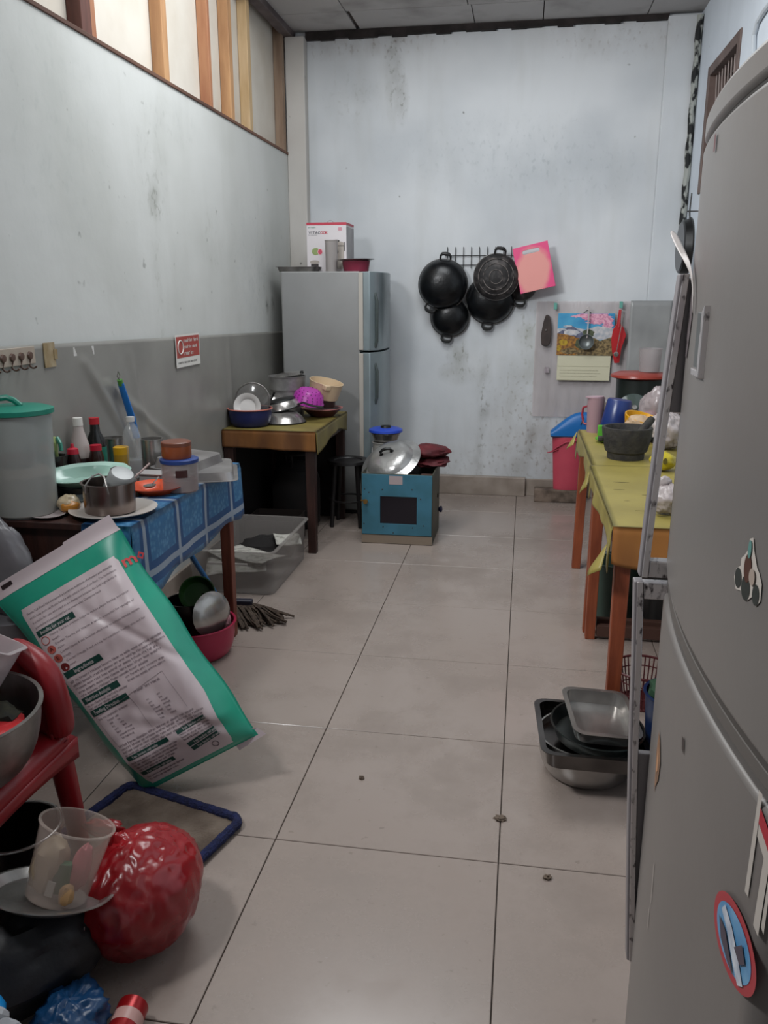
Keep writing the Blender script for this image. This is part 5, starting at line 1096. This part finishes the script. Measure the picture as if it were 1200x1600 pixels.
# baking trays upside down on the far end
TM = M('tray_alu', 'a8a5a4', .33, .6, col2='858180', scale=8, bump=.05)
t = thing('baking_tray', (-1.225, 3.03, TZ + .032), 'large aluminium tray lying upside down on the far corner of the left table', 'tray'); t.rotation_euler = (PI, 0, math.radians(20))
g = G(); g.rtray(.28, .34, .030, .014, .03, .0015, .84); mk('tray_body', g, TM, t)
t = thing('baking_tray', (-1.275, 3.04, TZ + .071), 'second aluminium tray upside down on top of the larger tray', 'tray'); t.rotation_euler = (PI, math.radians(3), math.radians(-8))
g = G(); g.rtray(.21, .27, .036, .012, .03, .0015, .82); mk('tray_body', g, TM, t)
t = thing('plastic_box', (-1.335, 2.835, TZ), 'small whitish plastic food box between water bottle and jar', 'box')
g = G(); g.rtray(.095, .07, .04, .004, .01, .002, .94); mk('box_body', g, M('box_white', 'a7a3a2', .4), t); g = G(); g.box(0, 0, .043, .1, .075, .005); mk('lid', g, M('box_white', ''), t, bevel=.002)

# ================================================================== things on the rear left table (top at .706)
RZ = .7055
t = thing('basin', (-1.522, 4.54, RZ), 'dark blue plastic basin with coral rim holding dishes on the rear table', 'basin')
g = G(); g.lathe(vessel(.088, .122, .095, .003, .003, .2), 44); mk('basin_body', g, M('basin_blue', '1a2150', .35), t)
g = G(); g.tube([(.124 * math.cos(2 * PI * k / 44), .124 * math.sin(2 * PI * k / 44), .098) for k in range(44)], .004, 8, closed=True); mk('rim', g, M('rim_coral', 'b5685c', .4), t)
t.scale = (1, 1, 1)
t = thing('plate', (-1.525, 4.50, RZ + .035), 'white plate standing upright in the blue basin', 'plate'); t.rotation_euler = (math.radians(78), 0, math.radians(8))
g = G(); g.lathe([(0, 0), (.045, 0), (.055, .01), (.075, .016), (.077, .02), (.054, .014), (.044, .005), (0, .005)], 40, T(0, .075, 0)); mk('plate_body', g, M('plate_bright', 'd8d4d0', .3), t)
t = thing('glass_lid', (-1.515, 4.56, RZ + .035), 'round glass lid with steel rim upright behind the white plate', 'lid'); t.rotation_euler = (math.radians(82), 0, math.radians(8))
g = G(); g.lathe([(0, .012), (.06, .009), (.098, 0), (.098, .003), (.06, .012), (0, .015)], 44, T(0, .105, 0)); mk('glass_disc', g, M('lid_glass', '6d6a68', .1, alpha=.45, spec=.8), t)
g = G(); g.tube([(.099 * math.cos(2 * PI * k / 44), .105 + .099 * math.sin(2 * PI * k / 44), .001) for k in range(44)], .004, 8, closed=True); mk('steel_rim', g, steel_dull, t)
t = thing('utensil_bundle', (-1.50, 4.76, RZ), 'cluster of steel mugs and ladles standing right of the blue basin', 'utensils')
for k, (x, y, z, a) in enumerate(((0, 0, .10, .5), (.02, .02, .12, .9))):
    g = G(); g.tube([(x - .02, y, 0), (x + .01, y, z), (x + .035, y - .01, z + .045)], .006, 8); mk('ladle_handle', g, black_pl if k else steel, t)
g = G(); g.lathe(vessel(.028, .03, .09, .002, .002), 24, T(.03, -.04, 0)); mk('mug_body', g, steel_dull, t)
g = G(); g.tube(arc(.06, .055, .026, -80, 80, 8, y=-.04), .005, 8); mk('mug_handle', g, steel, t)
t = thing('steel_pot', (-1.43, 5.00, RZ), 'aluminium pot standing under the shallow lidded pan at the back', 'pot')
g = G(); g.lathe(vessel(.098, .104, .155, .002, .004), 44); mk('pot_body', g, alu, t)
t = thing('steel_pan', (-1.43, 5.00, RZ + .160), 'shallow aluminium pan topping the stack on the rear table', 'pan')
g = G(); g.lathe(vessel(.108, .112, .078, .002, .004), 44); mk('pan_body', g, alu, t)
t = thing('saucepan_cover', (-1.415, 5.00, RZ + .246), 'flat steel lid tilted on top of the shallow aluminium pan', 'lid'); t.rotation_euler = (.05, math.radians(-7), 0)
g = G(); g.lathe([(0, .012), (.07, .009), (.098, 0), (.1, .002), (.07, .013), (0, .016)], 40); mk('lid_disc', g, steel, t)
g = G(); g.lathe([(0, 0), (.012, 0), (.01, .012), (0, .014)], 14, T(.085, -.02, .006)); mk('lid_knob', g, black_pl, t)
t = thing('steel_bowl', (-1.49, 4.87, RZ), 'tall steel bowl upside down in front of the aluminium pot', 'bowl')
g = G(); g.lathe([(.078, 0), (.08, .003), (.078, .05), (.068, .10), (.045, .128), (0, .135), (0, .132), (.043, .125), (.066, .098), (.075, .05), (.075, 0)], 40); mk('bowl_body', g, steel, t)
t = thing('domed_cover', (-1.375, 4.70, RZ), 'shiny domed steel lid lying flat at the front of the rear table', 'lid'); t.rotation_euler = (0, 0, 0)
g = G(); g.lathe([(.128, 0), (.134, .003), (.128, .008), (.115, .03), (.08, .058), (.03, .066), (0, .067), (0, .064), (.03, .063), (.078, .055), (.112, .028), (.124, .004)], 48); mk('lid_dome', g, steel, t)
g = G(); g.tube([(.131 * math.cos(2 * PI * k / 48), .131 * math.sin(2 * PI * k / 48), .003) for k in range(48)], .004, 6, closed=True); mk('rim', g, black_pl, t)
t = thing('frying_pan', (-1.395, 4.75, RZ + .066), 'black-rimmed steel pan upside down tilted over the domed lid with handle towards the right', 'frying pan'); t.rotation_euler = (math.radians(5), math.radians(-12), math.radians(-14))
g = G(); g.lathe([(.112, 0), (.116, .004), (.108, .03), (.09, .052), (.075, .056), (.09, .049), (.105, .028), (.112, 0)], 48); mk('pan_wall', g, steel, t)
g = G(); g.lathe([(.094, .048), (.09, .058), (.07, .064), (0, .066), (0, .06), (.07, .056)], 40); mk('pan_base', g, black_pl, t)
g = G(); g.tube([(.113 * math.cos(2 * PI * k / 48), .113 * math.sin(2 * PI * k / 48), .003) for k in range(48)], .0045, 6, closed=True); mk('rim', g, black_pl, t)
g = G(); g.tube([(.11, 0, .012), (.15, 0, .018), (.20, 0, -.01), (.27, 0, -.03)], [.010, .009, .011, .011], 8, flat=.6); mk('handle', g, black_pl, t)
t = thing('colander', (-1.262, 4.84, RZ + .10), 'magenta plastic colander turned upside down on the pans', 'colander'); t.rotation_euler = (math.radians(8), math.radians(14), 0)
mag = M('magenta_plastic', 'a8349c', .35)
g = G(); g.lathe([(.094, 0), (.098, .004), (.093, .012), (.086, .05), (.06, .078), (0, .086), (0, .083), (.058, .075), (.083, .048), (.09, .004)], 44); cb_ = mk('colander_bowl', g, mag, t)
g = G()
for r_, z_, n_ in ((.05, .0822, 12), (.068, .071, 16), (.0825, .055, 18), (.0885, .040, 18), (.091, .025, 18)):
    for k in range(n_):
        a = 2 * PI * k / n_; c, s_ = math.cos(a), math.sin(a); q = Vector((r_ * c, r_ * s_, z_ + .001)); tx = Vector((-s_, c, 0)) * .0028; up_ = Vector((c * .35, s_ * .35, -.8)) * .007
        off = Vector((c, s_, .5)) * .0012; g.add([q - tx + off, q + tx + off, q + tx + up_ + off, q - tx + up_ + off], [(0, 1, 2, 3)])
o = mk('drain_holes', g, M('hole_dark', '4a1848', .7), t, smooth=False); o['kind'] = 'stuff'
t = thing('plate', (-1.21, 4.985, RZ), 'wide shallow bowl with pink inside and brown outside at the right rear', 'plate')
g = G(); g.lathe([(0, 0), (.07, 0), (.10, .028), (.125, .048), (.126, .05), (.0, .0)], 44); mk('outer_shell', g, M('bowl_maroon', '4a2024', .4), t)
g = G(); g.lathe([(0, .006), (.07, .008), (.10, .034), (.124, .051), (.128, .053), (.128, .049), (.12, .046)], 44); mk('inner_face', g, M('bowl_pink', 'bf7a78', .4), t)
t = thing('dark_bowl', (-1.195, 5.00, RZ + .052), 'dark brown plastic bowl under the cream dipper', 'bowl')
g = G(); g.lathe(vessel(.06, .068, .05, .002, .002), 36); mk('bowl_body', g, M('bowl_brown', '2e1c1a', .45), t)
t = thing('water_dipper', (-1.205, 5.01, RZ + .112), 'cream plastic dipper tilted on top of the dark brown bowl', 'dipper'); t.rotation_euler = (math.radians(4), math.radians(13), 0)
crm = M('cream_plastic', 'cdb595', .45)
g = G(); g.lathe(vessel(.088, .104, .098, .003, .002), 44); mk('dipper_cup', g, crm, t)
g = G(); g.prism([(.0, -.100), (.03, -.125), (.055, -.09)], .07, .10); mk('spout', g, crm, t, bevel=.004)

# ================================================================== storage box, mop, basin on the floor at left
t = thing('storage_box', (-1.375, 4.02, 0), 'clear plastic storage box with newspapers under the rear table', 'storage box')
g = G(); g.rtray(.47, .70, .225, .018, .04, .003, .90); mk('box_body', g, M('box_clear', '9a9490', .25, alpha=.42, spec=.6), t)
g = G(); g.box(.0, -.352, .165, .20, .012, .012); g.i = 0; mk('front_grip', g, M('box_clear2', 'a8a29e', .3, alpha=.6), t, bevel=.003)
newsp = M('newspaper', 'b3b0a8', .8, col2='8d8a82', scale=30, lo=.5, hi=.6); news_dark = M('news_ink', '4b4c4a', .8, col2='767670', scale=40)
for k, (x, y, z, rz, rx, sx_, sy_) in enumerate(((-1.40, 3.86, .100, .3, .12, .30, .22), (-1.33, 3.93, .128, -.35, -.05, .26, .20), (-1.45, 3.98, .112, .9, .1, .22, .24), (-1.22, 4.18, .15, .5, .4, .14, .10))):
    t_ = thing('newspaper', (x, y, z), ('folded newspaper at the front of the clear storage box', 'newspaper with a dark photo block lying on top in the storage box', 'newspaper lying behind the others in the storage box', 'small paper sheet propped at the right rear of the storage box')[k], 'newspaper', rz=rz); t_.rotation_euler = (rx, .06 * (k - 1), rz)
    g = G(); g.grid(lambda u, v: (-sx_ / 2 + sx_ * u, -sy_ / 2 + sy_ * v, .006 * math.sin(u * 5 + k) + .005 * math.sin(v * 4)), 12, 10); o = mk('sheet', g, newsp, t_); o.modifiers.new('s', 'SOLIDIFY').thickness = .004
    if k < 3:
        g = G(); g.grid(lambda u, v: (-sx_ * .2 + sx_ * .5 * u, -sy_ * .3 + sy_ * .5 * v, .006 * math.sin((.3 + .5 * u) * 5 + k) + .005 * math.sin((.2 + .5 * v) * 4) + .0012), 8, 6); mk('printed_photo', g, news_dark, t_)
g = G(); lump(g, (-1.36, 4.20, .075), (.15, .13, .07), 91, .25, 30, 18); tag(mk('dark_cloth', g, M('cloth_black', '14100f', .9)), 'dark cloth heap at the back of the clear storage box', 'cloth')
t = thing('mop', (-1.215, 3.36, 0), 'string mop with blue handle and dark brown strands beside the table leg', 'mop')
g = G(); g.tube([(-.115, .06, .075), (-.20, -.02, .30), (-.26, -.09, .52)], .012, 10); mk('handle', g, M('mop_blue', '235a8a', .4), t)
g = G(); g.box(-.05, .05, .07, .20, .035, .035, T(rz=.1)); mk('clamp', g, M('mop_clamp', '1e1c2c', .5), t, bevel=.006)
g = G(); R = random.Random(5)
for k in range(240):
    a = R.uniform(-1.0, 1.15); l = R.uniform(.07, .19); x0 = R.uniform(-.14, .06); h0 = R.uniform(.03, .07)
    dx, dy = math.cos(a), math.sin(a) * .75 - .25
    g.tube([(x0, .05, h0), (x0 + dx * l * .35, .05 + dy * l * .35, h0 * .9), (x0 + dx * l * .7 + R.uniform(-.01, .01), .05 + dy * l * .7, h0 * .45 + .006), (x0 + dx * l + R.uniform(-.02, .02), .05 + dy * l, R.uniform(.006, .02))], .0052, 5)
o = mk('mop_strands', g, M('mop_strand', '3a2f28', .95, col2='5a4b40', scale=60), t); o['kind'] = 'stuff'
t = thing('basin', (-1.285, 3.01, 0), 'pink plastic basin under the left table full of steel lids and pots', 'basin')
g = G(); g.lathe(vessel(.12, .165, .135, .004, .006, .2), 44); mk('basin_body', g, M('basin_pink', 'a51f44', .35), t)
t = thing('domed_cover', (-1.195, 2.98, .185), 'shiny steel lid standing on edge in the pink basin', 'lid'); t.rotation_euler = (math.radians(80), math.radians(12), math.radians(66))
g = G(); g.lathe([(0, .03), (.05, .026), (.075, .012), (.088, 0), (.092, .001), (.077, .014), (.05, .029), (0, .033)], 40, sx=1.15); mk('lid_dome', g, steel, t)
t = thing('dark_pot', (-1.315, 3.03, .02), 'dark steel pot standing in the pink basin beside the upright lid', 'pot')
g = G(); g.lathe(vessel(.075, .085, .20, .003, .004), 36); mk('pot_body', g, M('dark_steel', '3a3838', .25, .9), t)
t = thing('green_bowl', (-1.30, 3.10, .215), 'green plastic bowl tipped up on the dark pot under the table', 'bowl'); t.rotation_euler = (math.radians(60), 0, math.radians(20))
g = G(); g.lathe(vessel(.04, .072, .045, .003, .002, .4), 36); mk('bowl_body', g, M('bowl_green', '244a1a', .4), t)
t = thing('pink_cloth', (-1.17, 3.04, .10), 'crumpled pale pink plastic at the right rim of the pink basin', 'plastic')
g = G(); lump(g, (0, 0, .03), (.032, .03, .055), 95, .3, 24, 16, folds=.2); mk('crumpled_sheet', g, M('pale_pink', 'b07f86', .35), t)

# ================================================================== bin at the rear right on a concrete ledge
g = G(); g.box(.285, 5.905, .045, .34, .11, .09); tag(mk('concrete_ledge', g, M('old_concrete', '7c6c60', .9, col2='453a32', scale=9, lo=.4, hi=.62, bump=.5), smooth=False, bevel=.006), 'rough dark stained concrete block under the pink bin', 'concrete block')
t = thing('waste_bin', (.345, 5.905, .0905), 'pink plastic waste bin in the rear right corner under a blue dome', 'bin')
g = G(); g.lathe(vessel(.098, .122, .375, .003, .003), 40, sy=.42); mk('bin_body', g, M('bin_pink', 'c24a5c', .45, col2='ad3e50', scale=3), t)
g = G(); g.tube([(-.12, -.015, .27), (-.09, -.045, .305), (-.03, -.058, .345), (.05, -.058, .36)], .006, 8); g.tube([(-.15, -.01, .26), (-.115, -.02, .27), (-.08, -.045, .29)], .008, 8, flat=.5); mk('side_crease', g, M('bin_pink2', 'b03f52', .45), t)
t = thing('bin_dome_lid', (.345, 5.905, .472), 'bright blue domed lid with a small dark figure mark on the pink bin', 'lid')
bl = M('dome_blue', '1467ae', .4)
g = G(); g.grid(lambda u, v: (-.135 + .27 * u, .05 * math.cos(PI * v), .004 + (.165 * math.sin(PI * (.08 + .42 * min(1, u * 1.25))) ** 1.2) * math.sin(PI * v) ** .5), 24, 20); mk('dome', g, bl, t); 
g = G(); g.box(0, 0, 0, .27, .10, .008); mk('dome_rim', g, M('dome_dark', '10284e', .5), t, smooth=False, bevel=.002)
g = G()
fx = plane_mx((.075, -.0405, .115), (1, 0, 0), (0, .45, 1))
for a, c in (((-.012, -.03), (0, .0)), ((.012, -.03), (0, .0)), ((0, 0), (0, .022)), ((-.016, .018), (.016, .012))):
    g.tube([fx @ Vector((a[0], a[1], .004)), fx @ Vector((c[0], c[1], .004))], .0028, 6)
g.lathe([(0, 0), (.006, 0), (0, .003)], 10, fx @ T(0, .03, .003)); mk('figure_mark', g, black_pl, t)

# ================================================================== things on the right tables (tops at .745)
KZ = .746
stone = M('mortar_stone', '262424', .85, col2='38352f', scale=30, bump=.4, bscale=60)
t = thing('mortar', (.452, 3.66, KZ), 'black stone mortar on the yellow oilcloth', 'mortar')
g = G(); g.lathe([(0, 0), (.076, 0), (.078, .006), (.078, .026), (.088, .034), (.100, .085), (.106, .130), (.105, .136), (.092, .136), (.086, .12), (.066, .07), (.03, .05), (0, .047)], 44, wob=.015); mk('mortar_bowl', g, stone, t)
for s_ in (-1, 1): g = G(); g.box(s_ * .108, 0, .082, .024, .03, .022); mk('lug', g, stone, t, bevel=.006)
t = thing('pestle', (.478, 3.66, KZ + .063), 'dark stone pestle leaning in the mortar', 'pestle'); t.rotation_euler = (math.radians(-14), math.radians(36), 0)
g = G(); g.lathe([(0, 0), (.016, .002), (.021, .02), (.018, .08), (.0165, .13), (.012, .14), (0, .143)], 24, wob=.03); mk('pestle_body', g, stone, t)
t = thing('basket', (.56, 4.12, KZ + .042), 'small yellow plastic basket tilted with beige food paper behind the mortar', 'basket'); t.rotation_euler = (math.radians(10), math.radians(13), 0)
yb_ = M('basket_yellow', 'd39a14', .4)
g = G(); g.lathe(vessel(.062, .084, .075, .002, .004), 44); mk('basket_body', g, yb_, t)
for k in range(24):
    a = 2 * PI * k / 24; c, s_ = math.cos(a), math.sin(a); g = G(); g.tube([(.063 * c, .063 * s_, .003), (.0865 * c, .0865 * s_, .072)], .0022, 5); mk('rib', g, yb_, t)
g = G(); lump(g, (-.01, -.045, .045), (.072, .05, .055), 101, .15, 30, 20, flatbase=False, folds=.1); mk('beige_wrap', g, M('wrap_beige', 'b59a7c', .5, col2='a88c70', scale=6), t)
t = thing('plate', (.44, 4.06, KZ), 'lime green plate edge beside the yellow basket', 'plate')
g = G(); g.lathe([(0, 0), (.05, 0), (.085, .014), (.086, .018), (.05, .006), (0, .006)], 36); mk('plate_body', g, M('lime', '5aa62c', .4), t)
g = G(); g.lathe([(0, .0), (.03, .004), (.038, .018), (.02, .028), (0, .03)], 20, T(.03, 0, .012), wob=.2); mk('dark_food', g, M('food_dark', '2c2420', .7), t)
t = thing('upturned_tumbler', (.462, 4.285, KZ), 'dark blue plastic tumbler turned upside down behind the yellow basket', 'tumbler'); t.rotation_euler = (0, math.radians(7), 0)
nav = M('navy_plastic', '152c66', .3)
g = G(); g.lathe([(.074, .0), (.076, .006), (.060, .172), (.055, .179), (0, .181), (0, .177), (.054, .175), (.058, .170), (.073, 0)], 40); mk('tumbler_body', g, nav, t)
g = G(); g.tube([(.076 * math.cos(2 * PI * k / 40), .076 * math.sin(2 * PI * k / 40), .004) for k in range(40)], .002, 6, closed=True); mk('white_rim_line', g, M('line_white', 'b9bcc4', .4), t)
t = thing('red_cup', (.475, 4.175, KZ), 'small crimson cup between blue tumbler and yellow basket', 'cup')
g = G(); g.lathe(vessel(.022, .03, .05, .002, .001), 24); mk('cup_body', g, M('crimson', '8c1834', .4), t)
t = thing('pink_mug', (.375, 4.362, KZ), 'pale pink translucent jug with red handle left of the blue tumbler', 'mug', rz=2.6)
g = G(); g.lathe(vessel(.040, .044, .175, .002, .001), 32); mk('mug_body', g, M('mug_pink', 'a4858a', .35, alpha=.85), t)
g = G(); g.tube([(.044, 0, .13), (.070, 0, .12), (.074, 0, .085), (.064, 0, .04), (.044, 0, .035)], .006, 8); mk('handle', g, M('mug_red', '8e2a38', .4), t)
g = G(); g.lathe([(0, .178), (.046, .176), (.046, .182), (0, .186)], 32, T(ry=.05)); mk('lid', g, M('mug_lid', 'a88c94', .4), t)
t = thing('green_sponge', (.425, 4.235, KZ), 'bright green sponge beside the pink jug', 'sponge'); g = G(); g.box(-.03, -.005, .028, .03, .03, .055); mk('sponge_body', g, M('sponge_green', '4c9a2c', .9), t, bevel=.005)
t = thing('stock_pot', (.655, 4.92, .742), 'large dark green-black pot with a red-brown lid in the rear right corner', 'pot')
g = G(); g.lathe(vessel(.125, .128, .225, .003, .003), 44); mk('pot_body', g, M('pot_green_black', '141c18', .4), t)
g = G(); g.lathe([(0, .238), (.12, .238), (.155, .233), (.163, .238), (.160, .25), (.13, .262), (.05, .268), (0, .268)], 48); mk('lid', g, M('lid_terracotta', '8a2f22', .35), t)
g = G(); g.tube([(.155, 0, .235), (.185, -.01, .235), (.19, -.02, .24)], .008, 8); mk('lid_tab', g, steel, t)
t = thing('clear_cup', (.70, 4.90, .742 + .269), 'cloudy plastic cup standing on the red-brown pot lid', 'cup')
g = G(); g.lathe(vessel(.055, .062, .125, .002, .002), 36); mk('cup_body', g, M('cup_haze', 'a8a0a0', .3, alpha=.4), t)
t = thing('saucepan_cover', (.60, 4.62, KZ + .0), 'small glass lid with steel knob leaning before the dark pot', 'lid'); t.rotation_euler = (math.radians(66), 0, 0)
g = G(); g.lathe([(0, .02), (.05, .015), (.085, 0), (.087, .002), (.05, .019), (0, .024)], 36, T(0, .09, 0)); mk('lid_disc', g, M('lid_glass2', '4f5a56', .15, alpha=.6), t)
g = G(); g.lathe([(0, .02), (.01, .02), (.016, .034), (.012, .042), (0, .044)], 18, T(0, .09, 0)); mk('knob', g, steel, t)
cb2 = M('bag_clear', 'b3a6a6', .25, alpha=.62, spec=.8, bump=.5, col2='9f9292', scale=6, bscale=14)
t = thing('plastic_bag', (.68, 4.30, KZ), 'large translucent plastic bag with pink things beside the blue tumbler', 'plastic bag')
g = G(); lump(g, (0, 0, .12), (.105, .10, .125), 111, .2, 56, 36, 1.8, folds=.2); mk('bag_body', g, cb2, t, ang=180)
g = G(); lump(g, (-.05, -.04, .07), (.05, .05, .06), 113, .2, 24, 16); mk('pink_contents', g, M('contents_pink', 'b0566c', .6), t)
t = thing('plastic_bag', (.665, 3.93, KZ), 'white plastic bag bundle right of the mortar', 'plastic bag')
g = G(); lump(g, (0, 0, .085), (.085, .08, .088), 121, .2, 56, 36, 1.8, folds=.22); mk('bag_body', g, M('bag_white', 'b5abaa', .35, alpha=.9, col2='a39896', scale=6, bump=.4, bscale=14), t, ang=180)
t = thing('noodle_pack', (.565, 3.40, KZ + .005), 'bright yellow packet with a dark mark on the nearer right table', 'packet', rz=.2)
g = G(); lump(g, (0, 0, .036), (.052, .05, .037), 131, .12, 32, 20, 2); mk('pack_body', g, M('pack_yellow', 'b5a41c', .35, col2='a09014', scale=12, bump=.3), t)
g = G(); disc(g, -.01, .045, .009, .013, 0, 16, plane_mx((0, -.0535, 0), (1, 0, 0), (0, 0, 1))); mk('round_mark', g, M('mark_olive', '5c5216', .5), t, smooth=False)
t = thing('plastic_bag', (.468, 2.69, KZ + .004), 'small white knotted bag at the near end of the yellow oilcloth', 'plastic bag')
g = G(); lump(g, (0, 0, .05), (.048, .055, .052), 141, .2, 48, 30, 1.8, folds=.2); mk('bag_body', g, M('bag_white', ''), t, ang=180)
g = G(); lump(g, (-.01, 0, .105), (.022, .012, .018), 143, .3, 20, 14); mk('knot', g, M('bag_white', ''), t, ang=180)

# ================================================================== under and before the right tables
t = thing('bucket', (.455, 3.70, 0), 'grey-green bucket with wire handle standing under the right tables', 'bucket')
g = G(); g.lathe(vessel(.085, .115, .27, .003, .008), 36); mk('bucket_body', g, M('bucket_green', '30423a', .5), t)
g = G(); g.tube([(-.115, .0, .26), (-.10, -.06, .31), (-.05, -.09, .33), (.0, -.08, .30), (.05, -.07, .27), (.115, 0, .26)], .003, 6); mk('wire_handle', g, M('handle_pale', '8f9a96', .5), t)
t = thing('crate', (.692, 3.73, 0), 'dark plastic crate standing under the right tables behind the bucket', 'crate')
g = G(); g.rtray(.215, .34, .34, .01, .03, .004, .93); mk('crate_body', g, M('crate_dark', '191614', .6), t)
t = thing('basket', (.475, 2.86, 0), 'dark red perforated plastic basket on the floor under the nearer right table', 'basket')
bk = M('basket_maroon', '4a1418', .5)
for z_, r_ in ((.006, .078), (.05, .088), (.10, .098), (.135, .106)):
    g = G(); g.tube([(r_ * math.cos(2 * PI * k / 36), r_ * math.sin(2 * PI * k / 36), z_) for k in range(36)], .005 if z_ in (.006, .135) else .0025, 6, closed=True); mk('hoop', g, bk, t)
for k in range(40):
    a = 2 * PI * k / 40; c, s_ = math.cos(a), math.sin(a); g = G(); g.tube([(.078 * c, .078 * s_, .006), (.104 * c, .104 * s_, .135)], .0026, 5); mk('slat', g, bk, t)
g = G(); g.lathe([(0, .0), (.08, .0), (.08, .006), (0, .006)], 30); mk('base', g, bk, t)
t = thing('steel_basin', (.245, 2.375, 0), 'round steel basin on the floor carrying the stack of trays', 'basin')
g = G(); g.lathe(vessel(.10, .150, .125, .002, .004, .5), 48); mk('bowl_body', g, steel, t)
t = thing('serving_tray', (.245, 2.345, .102), 'large rectangular steel tray lying on the steel basin', 'tray'); t.rotation_euler = (math.radians(-2), math.radians(2), math.radians(3))
g = G(); g.rtray(.32, .37, .055, .016, .035, .002, .86); mk('tray_body', g, M('tray_dark', '6d6a68', .25, 1., col2='4d4a49', scale=5), t)
t = thing('round_tray', (.265, 2.355, .128), 'round grey pan lying in the large steel tray', 'pan'); t.rotation_euler = (math.radians(3), math.radians(4), 0)
g = G(); g.lathe([(0, 0), (.122, 0), (.138, .038), (.142, .040), (.141, .043), (.136, .042), (.12, .004), (0, .004)], 48); mk('pan_body', g, M('pan_grey2', '6b6e6e', .3, .9, col2='57605e', scale=4), t)
t = thing('small_tray', (.270, 2.345, .176), 'small bright rectangular steel tray on top of the stack', 'tray'); t.rotation_euler = (math.radians(4), math.radians(5), math.radians(7))
g = G(); g.rtray(.205, .265, .042, .013, .032, .002, .84); mk('tray_body', g, steel, t)
t = thing('bucket', (.500, 2.33, 0), 'tall dark blue plastic bucket seen through the refrigerator handle', 'bucket')
g = G(); g.lathe(vessel(.085, .105, .30, .003, .006), 40); mk('bucket_body', g, M('bucket_navy', '0f2246', .4), t)
g = G(); lump(g, (0, 0, .31), (.09, .09, .045), 151, .2, 28, 18); mk('green_pad', g, M('pad_green', '20402a', .8), t)
g = G(); g.tube([(-.08, -.06, .325), (-.03, -.085, .335), (.03, -.08, .34), (.07, -.05, .345)], .008, 8); mk('orange_edge', g, M('edge_orange', 'b0562a', .6), t)

# small scraps on the floor
for k, (x, y, s_, lb, cat) in enumerate(((-.434, 2.208, .008, 'tiny dark scrap in the middle of the floor tiles', 'scrap'), (-.01, 2.074, .017, 'brown clump of dust on a tile joint in the aisle', 'dust clump'), (.114, 1.845, .010, 'small brown crumb near the refrigerator on the floor', 'crumb'), (-.80, 1.665, .015, 'fluffy dirt by the mat corner', 'dirt'))):
    g = G(); lump(g, (x, y, .004), (s_, s_ * .8, .006), k + 7, .7, 14, 8, 4); tag(mk('floor_scrap', g, M('scrap_brown', '6a5c50', .95)), lb, cat)

# unseen dark things added to deepen the shade under the rear table
t = thing('filler_canister', (-1.385, 4.98, 0), 'added dark round canister filling the deep shadow under the rear table', 'canister')
dk = M('filler_dark', '17100f', .85, col2='0d0909', scale=9)  # near-black colour stands in for the shade in this space
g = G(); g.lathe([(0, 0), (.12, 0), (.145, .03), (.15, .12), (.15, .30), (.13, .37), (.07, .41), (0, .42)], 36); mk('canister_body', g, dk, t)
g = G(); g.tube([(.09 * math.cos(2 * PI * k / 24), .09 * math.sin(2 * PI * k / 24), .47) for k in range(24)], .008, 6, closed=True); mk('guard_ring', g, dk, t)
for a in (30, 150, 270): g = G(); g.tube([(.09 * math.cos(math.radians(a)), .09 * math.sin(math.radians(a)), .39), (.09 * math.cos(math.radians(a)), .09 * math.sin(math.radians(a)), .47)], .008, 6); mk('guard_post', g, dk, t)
t = thing('filler_board_rear', (-1.38, 5.245, 0), 'added dark upright board blacking out the back under the rear table', 'board')  # added panel, keeps the rear of this space dark
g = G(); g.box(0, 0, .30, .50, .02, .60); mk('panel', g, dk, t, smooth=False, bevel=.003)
t = thing('filler_board_left', (-1.618, 4.81, 0), 'added dark board darkening the left wall under the rear table', 'board')  # added panel, makes the wall below the table top dark
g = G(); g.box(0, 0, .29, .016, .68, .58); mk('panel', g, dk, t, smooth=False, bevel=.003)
t = thing('filler_box', (-1.42, 4.62, 0), 'added low dark brown box deepening the shade under the rear table', 'box')  # added filler for the dark floor area, no box seen here
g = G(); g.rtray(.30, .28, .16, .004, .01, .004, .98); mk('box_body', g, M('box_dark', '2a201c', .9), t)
